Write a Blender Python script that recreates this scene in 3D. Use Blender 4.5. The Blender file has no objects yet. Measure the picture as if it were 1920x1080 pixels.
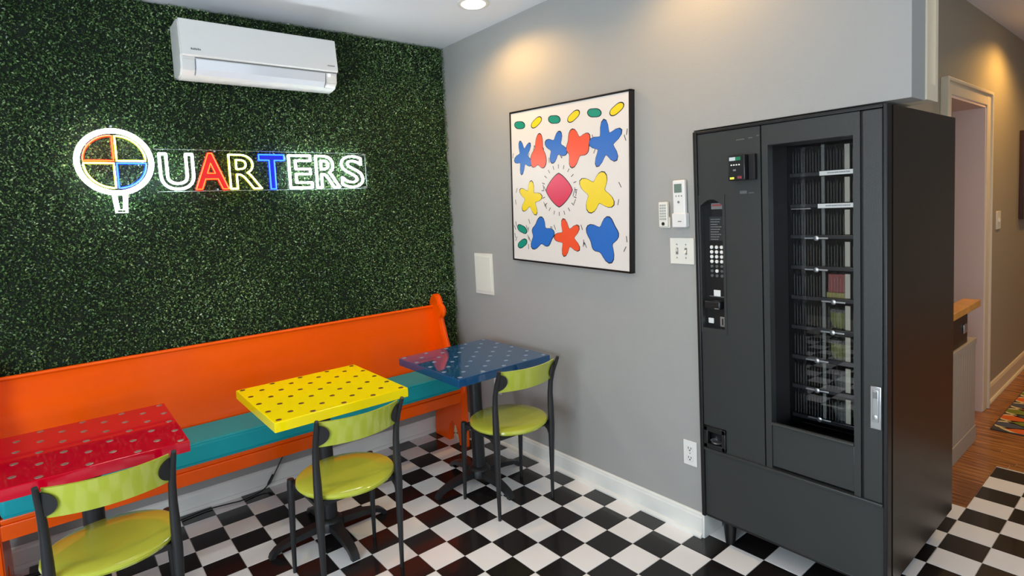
import bpy, bmesh, math, random
import numpy as np
from mathutils import Vector, Matrix

random.seed(7)
PI = math.pi
scene = bpy.context.scene
COL = scene.collection

# ------------------------------------------------------------------ camera
cam_data = bpy.data.cameras.new('camera')
cam = bpy.data.objects.new('camera', cam_data)
COL.objects.link(cam)
right = (0.7731242336230226, -0.6323455492799651, -0.049173424634945784)
down = (-0.08558112841159105, -0.027184609522511893, -0.995960274038844)
fwd = (0.6284542862009204, 0.7742093407532291, -0.07513392605673985)
loc = (-2.211077639520202, -2.229324118719123, 1.5458099675006334)
cam.matrix_world = Matrix(((right[0], -down[0], -fwd[0], loc[0]),
                           (right[1], -down[1], -fwd[1], loc[1]),
                           (right[2], -down[2], -fwd[2], loc[2]),
                           (0, 0, 0, 1)))
cam_data.sensor_width = 36.0
cam_data.lens = 1066.571 / 1920 * 36.0
cam_data.shift_y = -69.31 / 1920
cam_data.clip_start = 0.05
scene.camera = cam

# ------------------------------------------------------------------ exposure, world
scene.view_settings.view_transform = 'Standard'
scene.view_settings.look = 'None'
scene.view_settings.exposure = -0.08
scene.view_settings.gamma = 1.0
scene.view_settings.use_curve_mapping = False

world = bpy.data.worlds.new('sky')
scene.world = world
world.use_nodes = True
wn = world.node_tree.nodes
bg = wn['Background']
bg.inputs['Color'].default_value = (0.72, 0.86, 1.0, 1)
bg.inputs['Strength'].default_value = 0.9


def area_light(name, loc, rot, sx, sy, energy, color, spread=PI):
    d = bpy.data.lights.new(name, 'AREA')
    d.shape = 'RECTANGLE'
    d.size, d.size_y = sx, sy
    d.energy = energy
    d.color = color
    d.spread = spread
    o = bpy.data.objects.new(name, d)
    o.location = loc
    o.rotation_euler = rot
    COL.objects.link(o)
    return o


DAY = (0.79, 0.91, 1.0)
# daylight through the shop windows: one in the left wall, one wide shop window in the wall behind the camera
area_light('window_light', (-4.30, -1.8, 1.25), (0, -PI / 2 - 0.12, 0), 1.5, 2.4, 106, DAY)
area_light('shop_window_light', (-1.5, -4.90, 1.15), (PI / 2 + 0.95, 0, 0), 3.6, 1.4, 50, DAY)


def spot(name, loc, energy, color, size=130, blend=0.5, radius=0.05):
    d = bpy.data.lights.new(name, 'SPOT')
    d.energy = energy
    d.color = color
    d.spot_size = math.radians(size)
    d.spot_blend = blend
    d.shadow_soft_size = radius
    o = bpy.data.objects.new(name, d)
    o.location = loc
    COL.objects.link(o)
    return o


# ------------------------------------------------------------------ mesh helpers
class MB:
    def __init__(self):
        self.v, self.f, self.m, self.s = [], [], [], []

    def add(self, verts, faces, mi=0, smooth=False):
        o = len(self.v)
        self.v += [tuple(p) for p in verts]
        for f in faces:
            self.f.append(tuple(i + o for i in f))
            self.m.append(mi)
            self.s.append(smooth)
        return self

    def box(self, x0, x1, y0, y1, z0, z1, mi=0, bevel=0.0, seg=2):
        if bevel <= 0:
            vs = [(x, y, z) for z in (z0, z1) for y in (y0, y1) for x in (x0, x1)]
            fs = [(0, 2, 3, 1), (4, 5, 7, 6), (0, 1, 5, 4), (2, 6, 7, 3), (0, 4, 6, 2), (1, 3, 7, 5)]
            return self.add(vs, fs, mi)
        bm = bmesh.new()
        bmesh.ops.create_cube(bm, size=1.0)
        for v in bm.verts:
            v.co = Vector(((x0 + x1) / 2 + v.co.x * (x1 - x0), (y0 + y1) / 2 + v.co.y * (y1 - y0),
                           (z0 + z1) / 2 + v.co.z * (z1 - z0)))
        bmesh.ops.bevel(bm, geom=bm.edges[:], offset=bevel, segments=seg, affect='EDGES', profile=0.5)
        self.from_bm(bm, mi, True)
        return self

    def from_bm(self, bm, mi=0, smooth=True):
        bm.verts.ensure_lookup_table()
        bm.verts.index_update()
        bm.normal_update()
        o = len(self.v)
        self.v += [tuple(v.co) for v in bm.verts]
        for f in bm.faces:
            self.f.append(tuple(v.index + o for v in f.verts))
            self.m.append(mi)
            # large faces stay flat so that only the bevels are rounded
            self.s.append(bool(smooth and max(abs(c) for c in f.normal) < 0.9999))
        bm.free()

    def tube(self, pts, r, n=10, mi=0, closed=False, caps=True):
        pts = [Vector(p) for p in pts]
        N = len(pts)
        rad = r if isinstance(r, (list, tuple)) else [r] * N
        prev = None
        verts = []
        for i, p in enumerate(pts):
            if closed:
                t = pts[(i + 1) % N] - pts[i - 1]
            else:
                t = pts[min(i + 1, N - 1)] - pts[max(i - 1, 0)]
            if t.length < 1e-9:
                t = Vector((0, 0, 1))
            t.normalize()
            if prev is None:
                a = Vector((0, 0, 1)) if abs(t.z) < 0.9 else Vector((0, 1, 0))
                u = t.cross(a).normalized()
            else:
                u = (prev - t * prev.dot(t))
                u = u.normalized() if u.length > 1e-6 else t.orthogonal().normalized()
            prev = u
            w = t.cross(u)
            for k in range(n):
                a = 2 * PI * k / n
                verts.append(p + (u * math.cos(a) + w * math.sin(a)) * rad[i])
        faces = []
        for i in range(N if closed else N - 1):
            j = (i + 1) % N
            for k in range(n):
                l = (k + 1) % n
                faces.append((i * n + k, i * n + l, j * n + l, j * n + k))
        if caps and not closed:
            faces.append(tuple(reversed(range(n))))
            faces.append(tuple((N - 1) * n + k for k in range(n)))
        return self.add(verts, faces, mi, True)

    def lathe(self, prof, c=(0, 0, 0), n=32, mi=0, axis='z', smooth=True, cap=True):
        """prof: (radius, height) pairs"""
        verts, faces = [], []
        for (r, h) in prof:
            for k in range(n):
                a = 2 * PI * k / n
                x, y = r * math.cos(a), r * math.sin(a)
                if axis == 'z':
                    verts.append((c[0] + x, c[1] + y, c[2] + h))
                elif axis == 'y':
                    verts.append((c[0] + x, c[1] + h, c[2] + y))
                else:
                    verts.append((c[0] + h, c[1] + x, c[2] + y))
        for i in range(len(prof) - 1):
            for k in range(n):
                l = (k + 1) % n
                faces.append((i * n + k, i * n + l, (i + 1) * n + l, (i + 1) * n + k))
        if cap:
            faces.append(tuple(reversed(range(n))))
            faces.append(tuple((len(prof) - 1) * n + k for k in range(n)))
        return self.add(verts, faces, mi, smooth)

    def prism(self, poly, a0, a1, axis='x', mi=0, smooth=False):
        """poly of 2d points extruded along axis between a0 and a1"""
        n = len(poly)

        def P(u, v, a):
            return {'x': (a, u, v), 'y': (u, a, v), 'z': (u, v, a)}[axis]
        vs = [P(u, v, a0) for u, v in poly] + [P(u, v, a1) for u, v in poly]
        fs = [tuple(range(n)), tuple(range(2 * n - 1, n - 1, -1))]
        fs += [(i, i + n, (i + 1) % n + n, (i + 1) % n) for i in range(n)]
        return self.add(vs, fs, mi, smooth)

    def mesh(self, name, mats, shift=(0, 0, 0)):
        me = bpy.data.meshes.new(name)
        sx, sy, sz = shift
        me.from_pydata([(x - sx, y - sy, z - sz) for x, y, z in self.v], [], self.f)
        for m in (mats if isinstance(mats, (list, tuple)) else [mats]):
            me.materials.append(m)
        me.polygons.foreach_set('material_index', self.m)
        me.polygons.foreach_set('use_smooth', self.s)
        bm = bmesh.new()
        bm.from_mesh(me)
        bmesh.ops.recalc_face_normals(bm, faces=bm.faces)
        bm.to_mesh(me)
        bm.free()
        if any(self.s):
            me.set_sharp_from_angle(angle=math.radians(38))
            me.polygons.foreach_set('use_smooth', self.s)
        me.update()
        return me

    def build(self, name, mats, parent=None, label=None, local=False):
        shift = (0, 0, 0)
        if parent is not None and not local:
            shift = parent.get('_org', (0, 0, 0))
        o = bpy.data.objects.new(name, self.mesh(name, mats, shift))
        COL.objects.link(o)
        if parent is not None:
            o.parent = parent
            o['_org'] = tuple(parent.get('_org', (0, 0, 0)))
        if label:
            o['label'] = label
        return o


def thing(name, label, cat, loc=(0, 0, 0), group=None):
    o = bpy.data.objects.new(name, None)
    o.empty_display_size = 0.05
    o.location = loc
    o['_org'] = tuple(loc)
    COL.objects.link(o)
    o['label'] = label
    o['category'] = cat
    if group:
        o['group'] = group
    return o


def structure(o):
    o['kind'] = 'structure'
    return o


def copy_tree(src, parent=None):
    c = src.copy()
    COL.objects.link(c)
    if parent is not None:
        c.parent = parent
    for ch in list(src.children):
        copy_tree(ch, c)
    return c


def piece(name, me, parent, loc=(0, 0, 0), rot=(0, 0, 0), label=None):
    o = bpy.data.objects.new(name, me)
    COL.objects.link(o)
    o.parent = parent
    org = parent.get('_org', (0, 0, 0)) if parent is not None else (0, 0, 0)
    o.location = (loc[0] - org[0], loc[1] - org[1], loc[2] - org[2])
    o.rotation_euler = rot
    if label:
        o['label'] = label
    return o


# ------------------------------------------------------------------ materials
def lin(c):
    c = c / 255.0
    return c / 12.92 if c <= 0.04045 else ((c + 0.055) / 1.055) ** 2.4


def rgb(r, g, b):
    return (lin(r), lin(g), lin(b), 1)


def mat(name, col, rough=0.5, metal=0.0, coat=0.0, spec=0.5, emis=None, estr=0.0, alpha=1.0, trans=0.0,
        noise=None, bump=None, ior=1.45, coat_rough=0.03):
    """noise = (scale, amount) colour variation; bump = (scale, strength)"""
    m = bpy.data.materials.new(name)
    m.use_nodes = True
    nt = m.node_tree
    b = nt.nodes['Principled BSDF']
    b.inputs['Base Color'].default_value = col
    b.inputs['Roughness'].default_value = rough
    b.inputs['Metallic'].default_value = metal
    b.inputs['Specular IOR Level'].default_value = spec
    b.inputs['Coat Weight'].default_value = coat
    b.inputs['Coat Roughness'].default_value = coat_rough
    b.inputs['IOR'].default_value = ior
    b.inputs['Alpha'].default_value = alpha
    b.inputs['Transmission Weight'].default_value = trans
    if emis:
        b.inputs['Emission Color'].default_value = emis
        b.inputs['Emission Strength'].default_value = estr
    if noise or bump:
        tc = nt.nodes.new('ShaderNodeTexCoord')
    if noise:
        n = nt.nodes.new('ShaderNodeTexNoise')
        n.inputs['Scale'].default_value = noise[0]
        n.inputs['Detail'].default_value = 4
        nt.links.new(tc.outputs['Object'], n.inputs['Vector'])
        mr = nt.nodes.new('ShaderNodeMapRange')
        mr.inputs[1].default_value = 0.3
        mr.inputs[2].default_value = 0.7
        mr.inputs[3].default_value = 1 - noise[1]
        mr.inputs[4].default_value = 1 + noise[1]
        nt.links.new(n.outputs['Fac'], mr.inputs[0])
        mx = nt.nodes.new('ShaderNodeVectorMath')
        mx.operation = 'SCALE'
        mx.inputs[0].default_value = col[:3]
        nt.links.new(mr.outputs[0], mx.inputs['Scale'])
        nt.links.new(mx.outputs[0], b.inputs['Base Color'])
    if bump:
        n2 = nt.nodes.new('ShaderNodeTexNoise')
        n2.inputs['Scale'].default_value = bump[0]
        n2.inputs['Detail'].default_value = 5
        nt.links.new(tc.outputs['Object'], n2.inputs['Vector'])
        bp = nt.nodes.new('ShaderNodeBump')
        bp.inputs['Strength'].default_value = bump[1]
        bp.inputs['Distance'].default_value = 0.01 if bump[0] > 60 else 0.0015
        nt.links.new(n2.outputs['Fac'], bp.inputs['Height'])
        nt.links.new(bp.outputs[0], b.inputs['Normal'])
    return m


M = {}
M['wall'] = mat('grey_wall_paint', rgb(160, 160, 157), 0.55, noise=(1.3, 0.02), bump=(160, 0.08))
M['ceiling'] = mat('ceiling_paint', rgb(238, 241, 248), 0.7, bump=(60, 0.05))
M['trim'] = mat('white_trim_paint', rgb(232, 232, 226), 0.32, coat=0.15, noise=(9, 0.03), bump=(30, 0.04))
M['hall_trim'] = mat('hall_trim_paint', rgb(222, 208, 182), 0.4)
M['hall_wall'] = mat('hall_wall_warm_tint', rgb(160, 152, 134), 0.6, bump=(160, 0.08))  # wall grey with the warm hall light put into its colour
M['grout'] = mat('floor_joint', rgb(205, 205, 200), 0.5)
M['tile_white'] = mat('white_vinyl_tile', rgb(242, 241, 240), 0.16, coat=0.25, noise=(5, 0.02), bump=(14, 0.03))
M['tile_black'] = mat('black_vinyl_tile', rgb(30, 27, 27), 0.2, coat=0.2, spec=0.4, noise=(8, 0.15), bump=(14, 0.03))
M['plastic_black'] = mat('black_plastic', rgb(26, 27, 28), 0.35)
M['black_metal'] = mat('black_powder_coat', rgb(34, 35, 37), 0.38, bump=(500, 0.05))
M['chair_green'] = mat('lime_lacquer', rgb(180, 188, 66), 0.12, coat=0.4, noise=(5, 0.05), bump=(7, 0.05))
M['orange'] = mat('orange_gloss_paint', rgb(255, 92, 0), 0.24, coat=0.08, spec=0.28, noise=(4, 0.04), bump=(11, 0.06))
M['teal'] = mat('teal_vinyl', rgb(14, 160, 170), 0.55, spec=0.4, noise=(6, 0.03), bump=(9, 0.05))
M['red_top'] = mat('red_resin_top', rgb(196, 2, 36), 0.06, coat=0.12, spec=0.3)
M['yellow_top'] = mat('yellow_resin_top', rgb(255, 232, 0), 0.16, coat=0.05, spec=0.35, bump=(20, 0.02))
M['blue_top'] = mat('blue_resin_top', rgb(26, 74, 118), 0.05, coat=0.5)
M['coin_copper'] = mat('copper_coin', rgb(120, 78, 40), 0.4, metal=0.6)
M['coin_silver'] = mat('silver_coin', rgb(176, 160, 150), 0.35, metal=0.7)
M['coin_blue'] = mat('tarnished_coin', rgb(150, 172, 196), 0.4, metal=0.5)
M['white_plastic'] = mat('white_plastic', rgb(228, 227, 224), 0.3, coat=0.2)
M['ivory'] = mat('ivory_plastic', rgb(226, 224, 214), 0.35)
M['grey_mark'] = mat('grey_print', rgb(120, 122, 124), 0.5)
M['dark_slot'] = mat('dark_slot', rgb(12, 12, 13), 0.6)
M['machine'] = mat('charcoal_textured_metal', rgb(50, 53, 52), 0.36, noise=(3, 0.04), bump=(420, 0.12))
M['machine_side'] = mat('machine_side_metal', rgb(38, 33, 28), 0.30, bump=(420, 0.08))
M['gasket'] = mat('black_rubber', rgb(13, 13, 13), 0.6)
M['silver'] = mat('brushed_steel', rgb(186, 188, 190), 0.3, metal=0.85, bump=(90, 0.03))
M['label_white'] = mat('white_label', rgb(236, 236, 232), 0.5)
M['clear_edge'] = mat('clear_plastic_edge', (0.36, 0.38, 0.36, 1), 0.2, alpha=0.27)


def clear_mat(name, ior, body, tint, rough=0.0):
    """thin clear sheet: Fresnel reflection over a mostly transparent body"""
    m = bpy.data.materials.new(name)
    m.use_nodes = True
    nt = m.node_tree
    nt.nodes.remove(nt.nodes['Principled BSDF'])
    out = nt.nodes['Material Output']
    tr = nt.nodes.new('ShaderNodeBsdfTransparent')
    df = nt.nodes.new('ShaderNodeBsdfDiffuse')
    df.inputs['Color'].default_value = tint
    gl = nt.nodes.new('ShaderNodeBsdfGlossy')
    gl.inputs['Roughness'].default_value = rough
    fr = nt.nodes.new('ShaderNodeFresnel')
    fr.inputs['IOR'].default_value = ior
    m1 = nt.nodes.new('ShaderNodeMixShader')
    m1.inputs[0].default_value = body
    nt.links.new(tr.outputs[0], m1.inputs[1])
    nt.links.new(df.outputs[0], m1.inputs[2])
    m2 = nt.nodes.new('ShaderNodeMixShader')
    nt.links.new(fr.outputs[0], m2.inputs[0])
    nt.links.new(m1.outputs[0], m2.inputs[1])
    nt.links.new(gl.outputs[0], m2.inputs[2])
    nt.links.new(m2.outputs[0], out.inputs['Surface'])
    return m


M['glass'] = clear_mat('display_glass', 1.5, 0.0, (0, 0, 0, 1))
M['clear'] = clear_mat('clear_plastic', 1.45, 0.05, (0.5, 0.52, 0.52, 1), 0.05)
M['acrylic'] = clear_mat('clear_acrylic', 1.15, 0.0, (0.8, 0.9, 0.9, 1))
M['acrylic_edge'] = clear_mat('acrylic_edge', 1.4, 0.35, (0.8, 0.9, 0.92, 1))
M['door_window'] = clear_mat('window_glass', 1.45, 0.0, (0, 0, 0, 1))
M['interior'] = mat('machine_interior', rgb(22, 23, 24), 0.5)
M['shelf'] = mat('machine_shelf', rgb(38, 40, 42), 0.25, spec=0.6)
M['picture_white'] = mat('poster_paper', rgb(224, 218, 212), 0.4)
M['frame_black'] = mat('black_frame', rgb(18, 16, 16), 0.3)
M['ink'] = mat('ink_black', rgb(20, 18, 22), 0.4)
M['p_blue'] = mat('ink_blue', rgb(42, 106, 190), 0.35)
M['p_orange'] = mat('ink_orange', rgb(238, 84, 46), 0.35)
M['p_yellow'] = mat('ink_yellow', rgb(236, 208, 30), 0.35)
M['p_teal'] = mat('ink_teal', rgb(26, 142, 118), 0.35)
M['p_red'] = mat('ink_red', rgb(214, 40, 78), 0.35)
M['counter_wood'] = mat('butcher_block', rgb(206, 150, 70), 0.35, noise=(14, 0.15))
M['cab_grey'] = mat('bead_board_paint', rgb(168, 160, 150), 0.5)
M['pink_wall'] = mat('back_room_paint', rgb(226, 200, 190), 0.6)
M['red_cloth'] = mat('red_valance', rgb(176, 48, 24), 0.7)
M['dark_frame'] = mat('dark_wood_frame', rgb(52, 26, 16), 0.35)
M['lamp'] = mat('lamp_lens', (1, 1, 1, 1), 0.5, emis=(1.0, 0.86, 0.66, 1), estr=9)
M['lamp_warm'] = mat('hall_lamp_lens', (1, 1, 1, 1), 0.5, emis=(1.0, 0.72, 0.42, 1), estr=9)


def wood_plank_mat():
    m = mat('wood_planks', rgb(150, 84, 40), 0.22, coat=0.35)
    nt = m.node_tree
    b = nt.nodes['Principled BSDF']
    tc = nt.nodes.new('ShaderNodeTexCoord')
    oi = nt.nodes.new('ShaderNodeObjectInfo')
    mp = nt.nodes.new('ShaderNodeMapping')
    mp.inputs['Scale'].default_value = (34, 2.6, 1)
    add = nt.nodes.new('ShaderNodeVectorMath')
    add.operation = 'ADD'
    nt.links.new(tc.outputs['Object'], mp.inputs['Vector'])
    nt.links.new(mp.outputs[0], add.inputs[0])
    sc = nt.nodes.new('ShaderNodeVectorMath')
    sc.operation = 'SCALE'
    sc.inputs['Scale'].default_value = 9
    nt.links.new(oi.outputs['Location'], sc.inputs[0])
    nt.links.new(sc.outputs[0], add.inputs[1])
    n = nt.nodes.new('ShaderNodeTexNoise')
    n.inputs['Scale'].default_value = 1.6
    n.inputs['Detail'].default_value = 6
    nt.links.new(add.outputs[0], n.inputs['Vector'])
    r = nt.nodes.new('ShaderNodeValToRGB')
    r.color_ramp.elements[0].color = rgb(110, 60, 20)
    r.color_ramp.elements[0].position = 0.35
    r.color_ramp.elements[1].color = rgb(190, 126, 58)
    r.color_ramp.elements[1].position = 0.68
    nt.links.new(n.outputs['Fac'], r.inputs['Fac'])
    nt.links.new(r.outputs['Color'], b.inputs['Base Color'])
    return m


M['wood'] = wood_plank_mat()


def leaf_mat():
    m = mat('boxwood_leaf', rgb(40, 78, 34), 0.30, spec=1.0)
    nt = m.node_tree
    b = nt.nodes['Principled BSDF']
    at = nt.nodes.new('ShaderNodeAttribute')
    at.attribute_name = 'tone'
    r = nt.nodes.new('ShaderNodeValToRGB')
    e = r.color_ramp.elements
    e[0].color = rgb(40, 68, 38)
    e[0].position = 0.0
    e[1].color = rgb(190, 214, 150)
    e[1].position = 1.0
    mid = e.new(0.65)
    mid.color = rgb(98, 136, 74)
    nt.links.new(at.outputs['Fac'], r.inputs['Fac'])
    nt.links.new(r.outputs['Color'], b.inputs['Base Color'])
    return m


M['leaf'] = leaf_mat()
M['hedge_back'] = mat('hedge_backing', rgb(16, 30, 16), 0.8)

# ------------------------------------------------------------------ room
CZ = 2.665
WY = 1.21        # green-wall plane behind the hedge
s = 0.1524


def simple(name, x0, x1, y0, y1, z0, z1, m, bevel=0):
    return structure(MB().box(x0, x1, y0, y1, z0, z1, bevel=bevel).build(name, m))


# floor slab (its top shows as the pale joint between tiles)
floor = simple('floor', -4.5, 6.6, -5.2, WY + 0.1, -0.15, -0.003, M['grout'])
ceiling = simple('ceiling', -4.5, 6.6, -5.2, WY + 0.1, CZ, CZ + 0.12, M['ceiling'])
simple('wall_back', -4.5, 1.0, WY, WY + 0.12, -0.003, CZ, M['wall'])

# left wall with a window (outside the frame)
w = MB()
w.box(-4.5, -4.38, -5.2, -3.1, -0.003, CZ).box(-4.5, -4.38, -0.5, WY, -0.003, CZ)
w.box(-4.5, -4.38, -3.1, -0.5, -0.003, 0.4).box(-4.5, -4.38, -3.1, -0.5, 2.4, CZ)
structure(w.build('wall_left', M['wall']))
w = MB()
w.box(-4.38, 1.6, -5.2, -5.08, -0.003, 0.4).box(-4.38, 1.6, -5.2, -5.08, 2.5, CZ)
w.box(-4.38, -3.5, -5.2, -5.08, 0.4, 2.5).box(0.5, 6.6, -5.2, -5.08, -0.003, CZ)
structure(w.build('wall_front', M['wall']))


def window(n, axis, a0, a1, z0, z1, plane):
    w = MB()
    t = 0.05
    spans = [(a0, a0 + t), ((a0 + a1) / 2 - t / 2, (a0 + a1) / 2 + t / 2), (a1 - t, a1)]
    for u0, u1 in spans:
        if axis == 'y':
            w.box(plane - 0.03, plane + 0.03, u0, u1, z0, z1)
        else:
            w.box(u0, u1, plane - 0.03, plane + 0.03, z0, z1)
    for q0, q1 in ((z0, z0 + t), (z1 - t, z1)):
        if axis == 'y':
            w.box(plane - 0.03, plane + 0.03, a0, a1, q0, q1)
        else:
            w.box(a0, a1, plane - 0.03, plane + 0.03, q0, q1)
    f = structure(w.build('window_%d' % n, M['trim']))
    g = MB()
    if axis == 'y':
        g.box(plane - 0.003, plane + 0.003, a0 + t, a1 - t, z0 + t, z1 - t)
    else:
        g.box(a0 + t, a1 - t, plane - 0.003, plane + 0.003, z0 + t, z1 - t)
    g.build('pane', M['door_window'], f)


window(1, 'y', -3.1, -0.5, 0.4, 2.4, -4.44)
window(2, 'x', -3.5, 0.5, 0.4, 2.5, -5.14)

# right wall: full height up to the machine, then a header over the recess
WT = 0.137
w = MB()
w.box(0, WT, -0.80, WY, -0.003, CZ)
w.box(0, WT, -1.605, -0.80, 1.842, CZ)
structure(w.build('wall_right', M['wall']))
simple('wall_recess', 0.98, 1.1, -1.16, WY, -0.003, CZ, M['wall'])
# wall of the hallway, with the doorway to the room beyond
HY = -1.26
w = MB()
w.box(0.98, 1.80, HY, HY + 0.10, -0.003, CZ)
w.box(1.80, 2.64, HY, HY + 0.10, 2.075, CZ)
w.box(2.64, 6.6, HY, HY + 0.10, -0.003, CZ)
structure(w.build('wall_hallway', M['hall_wall']))
simple('wall_hallway_end', 6.5, 6.6, -5.08, HY, -0.003, CZ, M['wall'])
# far room seen through the doorway
w = MB()
w.box(1.1, 6.5, 0.55, 0.65, -0.003, CZ)
w.box(6.4, 6.5, HY + 0.1, 0.55, -0.003, CZ)
structure(w.build('wall_far_room', M['pink_wall']))

# door casing and jamb
c = MB()
for x0, x1 in ((1.70, 1.81), (2.63, 2.74)):
    c.box(x0 + (0.006 if x0 < 2 else 0), x1 - (0.006 if x0 > 2 else 0), HY - 0.028, HY, 0, 2.140, bevel=0.005)
    xo = (x1 - 0.02, x1) if x0 > 2 else (x0, x0 + 0.02)
    c.box(xo[0], xo[1], HY - 0.04, HY, 0, 2.155, bevel=0.004)
c.box(1.706, 2.734, HY - 0.026, HY, 2.065, 2.140, bevel=0.005)
c.box(1.7201, 2.7199, HY - 0.0395, HY, 2.135, 2.1545, bevel=0.004)
door = structure(c.build('door_1', M['hall_trim']))
j = MB()
j.box(1.80, 1.825, HY - 0.02, HY + 0.16, 0, 2.07)
j.box(2.615, 2.64, HY - 0.02, HY + 0.16, 0, 2.07)
j.box(1.80, 2.64, HY - 0.02, HY + 0.16, 2.05, 2.075)
j.build('door_jamb', M['pink_wall'], door)


# baseboards
def baseboard(name, runs, m=None):
    b = MB()
    for axis, a0, a1, face, sgn, h in runs:
        # a profile: shoe, board, moulded cap; face is the wall plane, sgn points to the room
        prof = [(0, 0), (0.026, 0), (0.026, 0.008), (0.020, 0.018), (0.013, 0.020), (0.013, h - 0.022),
                (0.010, h - 0.014), (0.010, h - 0.008), (0.005, h), (0, h)]
        poly = [(face + sgn * u, v) for u, v in prof]
        if axis == 'y':
            n = len(poly)
            vs = [(u, a0, v) for u, v in poly] + [(u, a1, v) for u, v in poly]
            b.add(vs, [tuple(range(n)), tuple(range(2 * n - 1, n - 1, -1))] +
                  [(i, i + n, (i + 1) % n + n, (i + 1) % n) for i in range(n)])
        else:
            b.prism(poly, a0, a1, 'x')
    return structure(b.build(name, m or M['trim']))


baseboard('baseboard_right', [('y', -0.80, WY - 0.013, 0.0, -1, 0.112)])
e = MB().box(-0.013, WT, -0.812, -0.80, 0, 0.11, bevel=0.003)
structure(e.build('baseboard_end', M['trim']))
baseboard('baseboard_back', [('x', -4.38, 0.0, WY, -1, 0.105)])
baseboard('baseboard_hallway', [('x', 0.98, 1.70, HY, -1, 0.125), ('x', 2.74, 6.5, HY, -1, 0.125)], M['hall_trim'])
baseboard('baseboard_left', [('y', -5.08, WY, -4.38, 1, 0.112)])

# ------------------------------------------------------------------ floor tiles and planks
cam_m = np.array([right, down, fwd])
cam_c = np.array(loc)


def px(x, y, z):
    q = cam_m @ (np.array([x, y, z]) - cam_c)
    if q[2] < 0.05:
        return None
    return 960 + 1066.571 * q[0] / q[2], 470.69 + 1066.571 * q[1] / q[2], q[2]


g = 0.0011
tile_me = {}


def tile_mesh(wx, wy, black):
    key = (round(wx, 4), round(wy, 4), black)
    if key not in tile_me:
        b = MB()
        hx, hy, c_ = wx / 2 - g, wy / 2 - g, 0.0012
        vs = [(-hx, -hy, -0.003), (hx, -hy, -0.003), (hx, hy, -0.003), (-hx, hy, -0.003),
              (-hx, -hy, -0.0008), (hx, -hy, -0.0008), (hx, hy, -0.0008), (-hx, hy, -0.0008),
              (-hx + c_, -hy + c_, 0), (hx - c_, -hy + c_, 0), (hx - c_, hy - c_, 0), (-hx + c_, hy - c_, 0)]
        fs = [(8, 9, 10, 11)]
        for k in range(4):
            l = (k + 1) % 4
            fs += [(k, l, l + 4, k + 4), (k + 4, l + 4, l + 8, k + 8)]
        b.add(vs, fs)
        tile_me[key] = b.mesh('floor_tile', M['tile_black' if black else 'tile_white'])
    return tile_me[key]


tiles = []
for a in range(-12, 30):
    for jj in range(-8, 34):
        x1 = (0.2 - a) * s
        x0 = x1 - s
        y1 = -jj * s
        y0 = y1 - s
        black = (a + jj) % 2 != 0
        # the tiled area: shop floor up to the right wall / the wooden hall floor
        if y0 > WY - 0.01 or x1 < -4.35 or y0 < -5.1:
            continue
        y1 = min(y1, WY)
        lim = 1.09728 if jj < 10 else 1.70688
        if x0 > lim - 0.02:
            continue
        x1c = min(x1, lim)
        if jj < 5 and x0 >= -0.001 and False:
            continue
        if jj < 5 and x0 < 0.0 < x1:
            x1c = 0.0
        if jj < 5 and x0 >= 0:
            continue
        if jj == 5 and x0 >= 0.0 and y1 > -0.80:
            y1 = -0.80
        if y1 - y0 < 0.012 or x1c - x0 < 0.012:
            continue
        tiles.append((x0, x1c, y0, y1, black))


def tile_area(t):
    ps = [px(t[0], t[2], 0), px(t[1], t[2], 0), px(t[1], t[3], 0), px(t[0], t[3], 0)]
    if any(p is None for p in ps):
        return 0
    if max(p[0] for p in ps) < 0 or min(p[0] for p in ps) > 1920 or max(p[1] for p in ps) < 0 or min(p[1] for p in ps) > 1080:
        return 0
    ar = 0
    for i in range(4):
        x_, y_ = ps[i][:2]
        xn, yn = ps[(i + 1) % 4][:2]
        ar += x_ * yn - xn * y_
    return abs(ar) / 2


ranked = sorted(tiles, key=tile_area, reverse=True)
rest = MB()
for i, t in enumerate(ranked):
    x0, x1, y0, y1, black = t
    if i < 300 and tile_area(t) > 0:
        piece('floor_tile', tile_mesh(x1 - x0, y1 - y0, black), floor, ((x0 + x1) / 2, (y0 + y1) / 2, 0))
    else:
        rest.box(x0 + g, x1 - g, y0 + g, y1 - g, -0.003, 0, mi=1 if black else 0)
ro = rest.build('floor_tiling', [M['tile_white'], M['tile_black']], floor)
ro['kind'] = 'stuff'

# wooden planks of the hallway run along y
PW = 0.057
k = 0
x = 1.098
while x < 6.4:
    xe = min(x + PW, 6.4)
    segs = []
    ytop = -1.06 if 1.8 < x < 2.6 else HY
    ybot = -1.524 if x < 1.706 else -3.4
    y = ytop
    first = True
    while y > ybot + 0.01:
        L = random.uniform(0.25, 0.9) if first else random.uniform(0.7, 1.3)
        first = False
        y2 = max(ybot, y - L)
        if y2 - ybot < 0.1:
            y2 = ybot
        segs.append((y2, y))
        y = y2
    for (ya, yb) in segs:
        b = MB()
        hx, hy = (xe - x) / 2 - 0.0006, (yb - ya) / 2 - 0.0006
        b.add([(-hx, -hy, -0.003), (hx, -hy, -0.003), (hx, hy, -0.003), (-hx, hy, -0.003),
               (-hx + 0.001, -hy + 0.001, 0), (hx - 0.001, -hy + 0.001, 0), (hx - 0.001, hy - 0.001, 0), (-hx + 0.001, hy - 0.001, 0)],
              [(4, 5, 6, 7), (0, 1, 5, 4), (1, 2, 6, 5), (2, 3, 7, 6), (3, 0, 4, 7)])
        if x < 4.0 and ya > -2.9:
            piece('floor_plank', b.mesh('floor_plank', M['wood']), floor, ((x + xe) / 2, (ya + yb) / 2, 0))
        else:
            if k == 0:
                far = MB()
            k += 1
            far.box(x + 0.0006, xe - 0.0006, ya + 0.0006, yb - 0.0006, -0.003, 0)
    x += PW
fo = far.build('far_planking', M['wood'], floor)
fo['kind'] = 'stuff'

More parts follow.
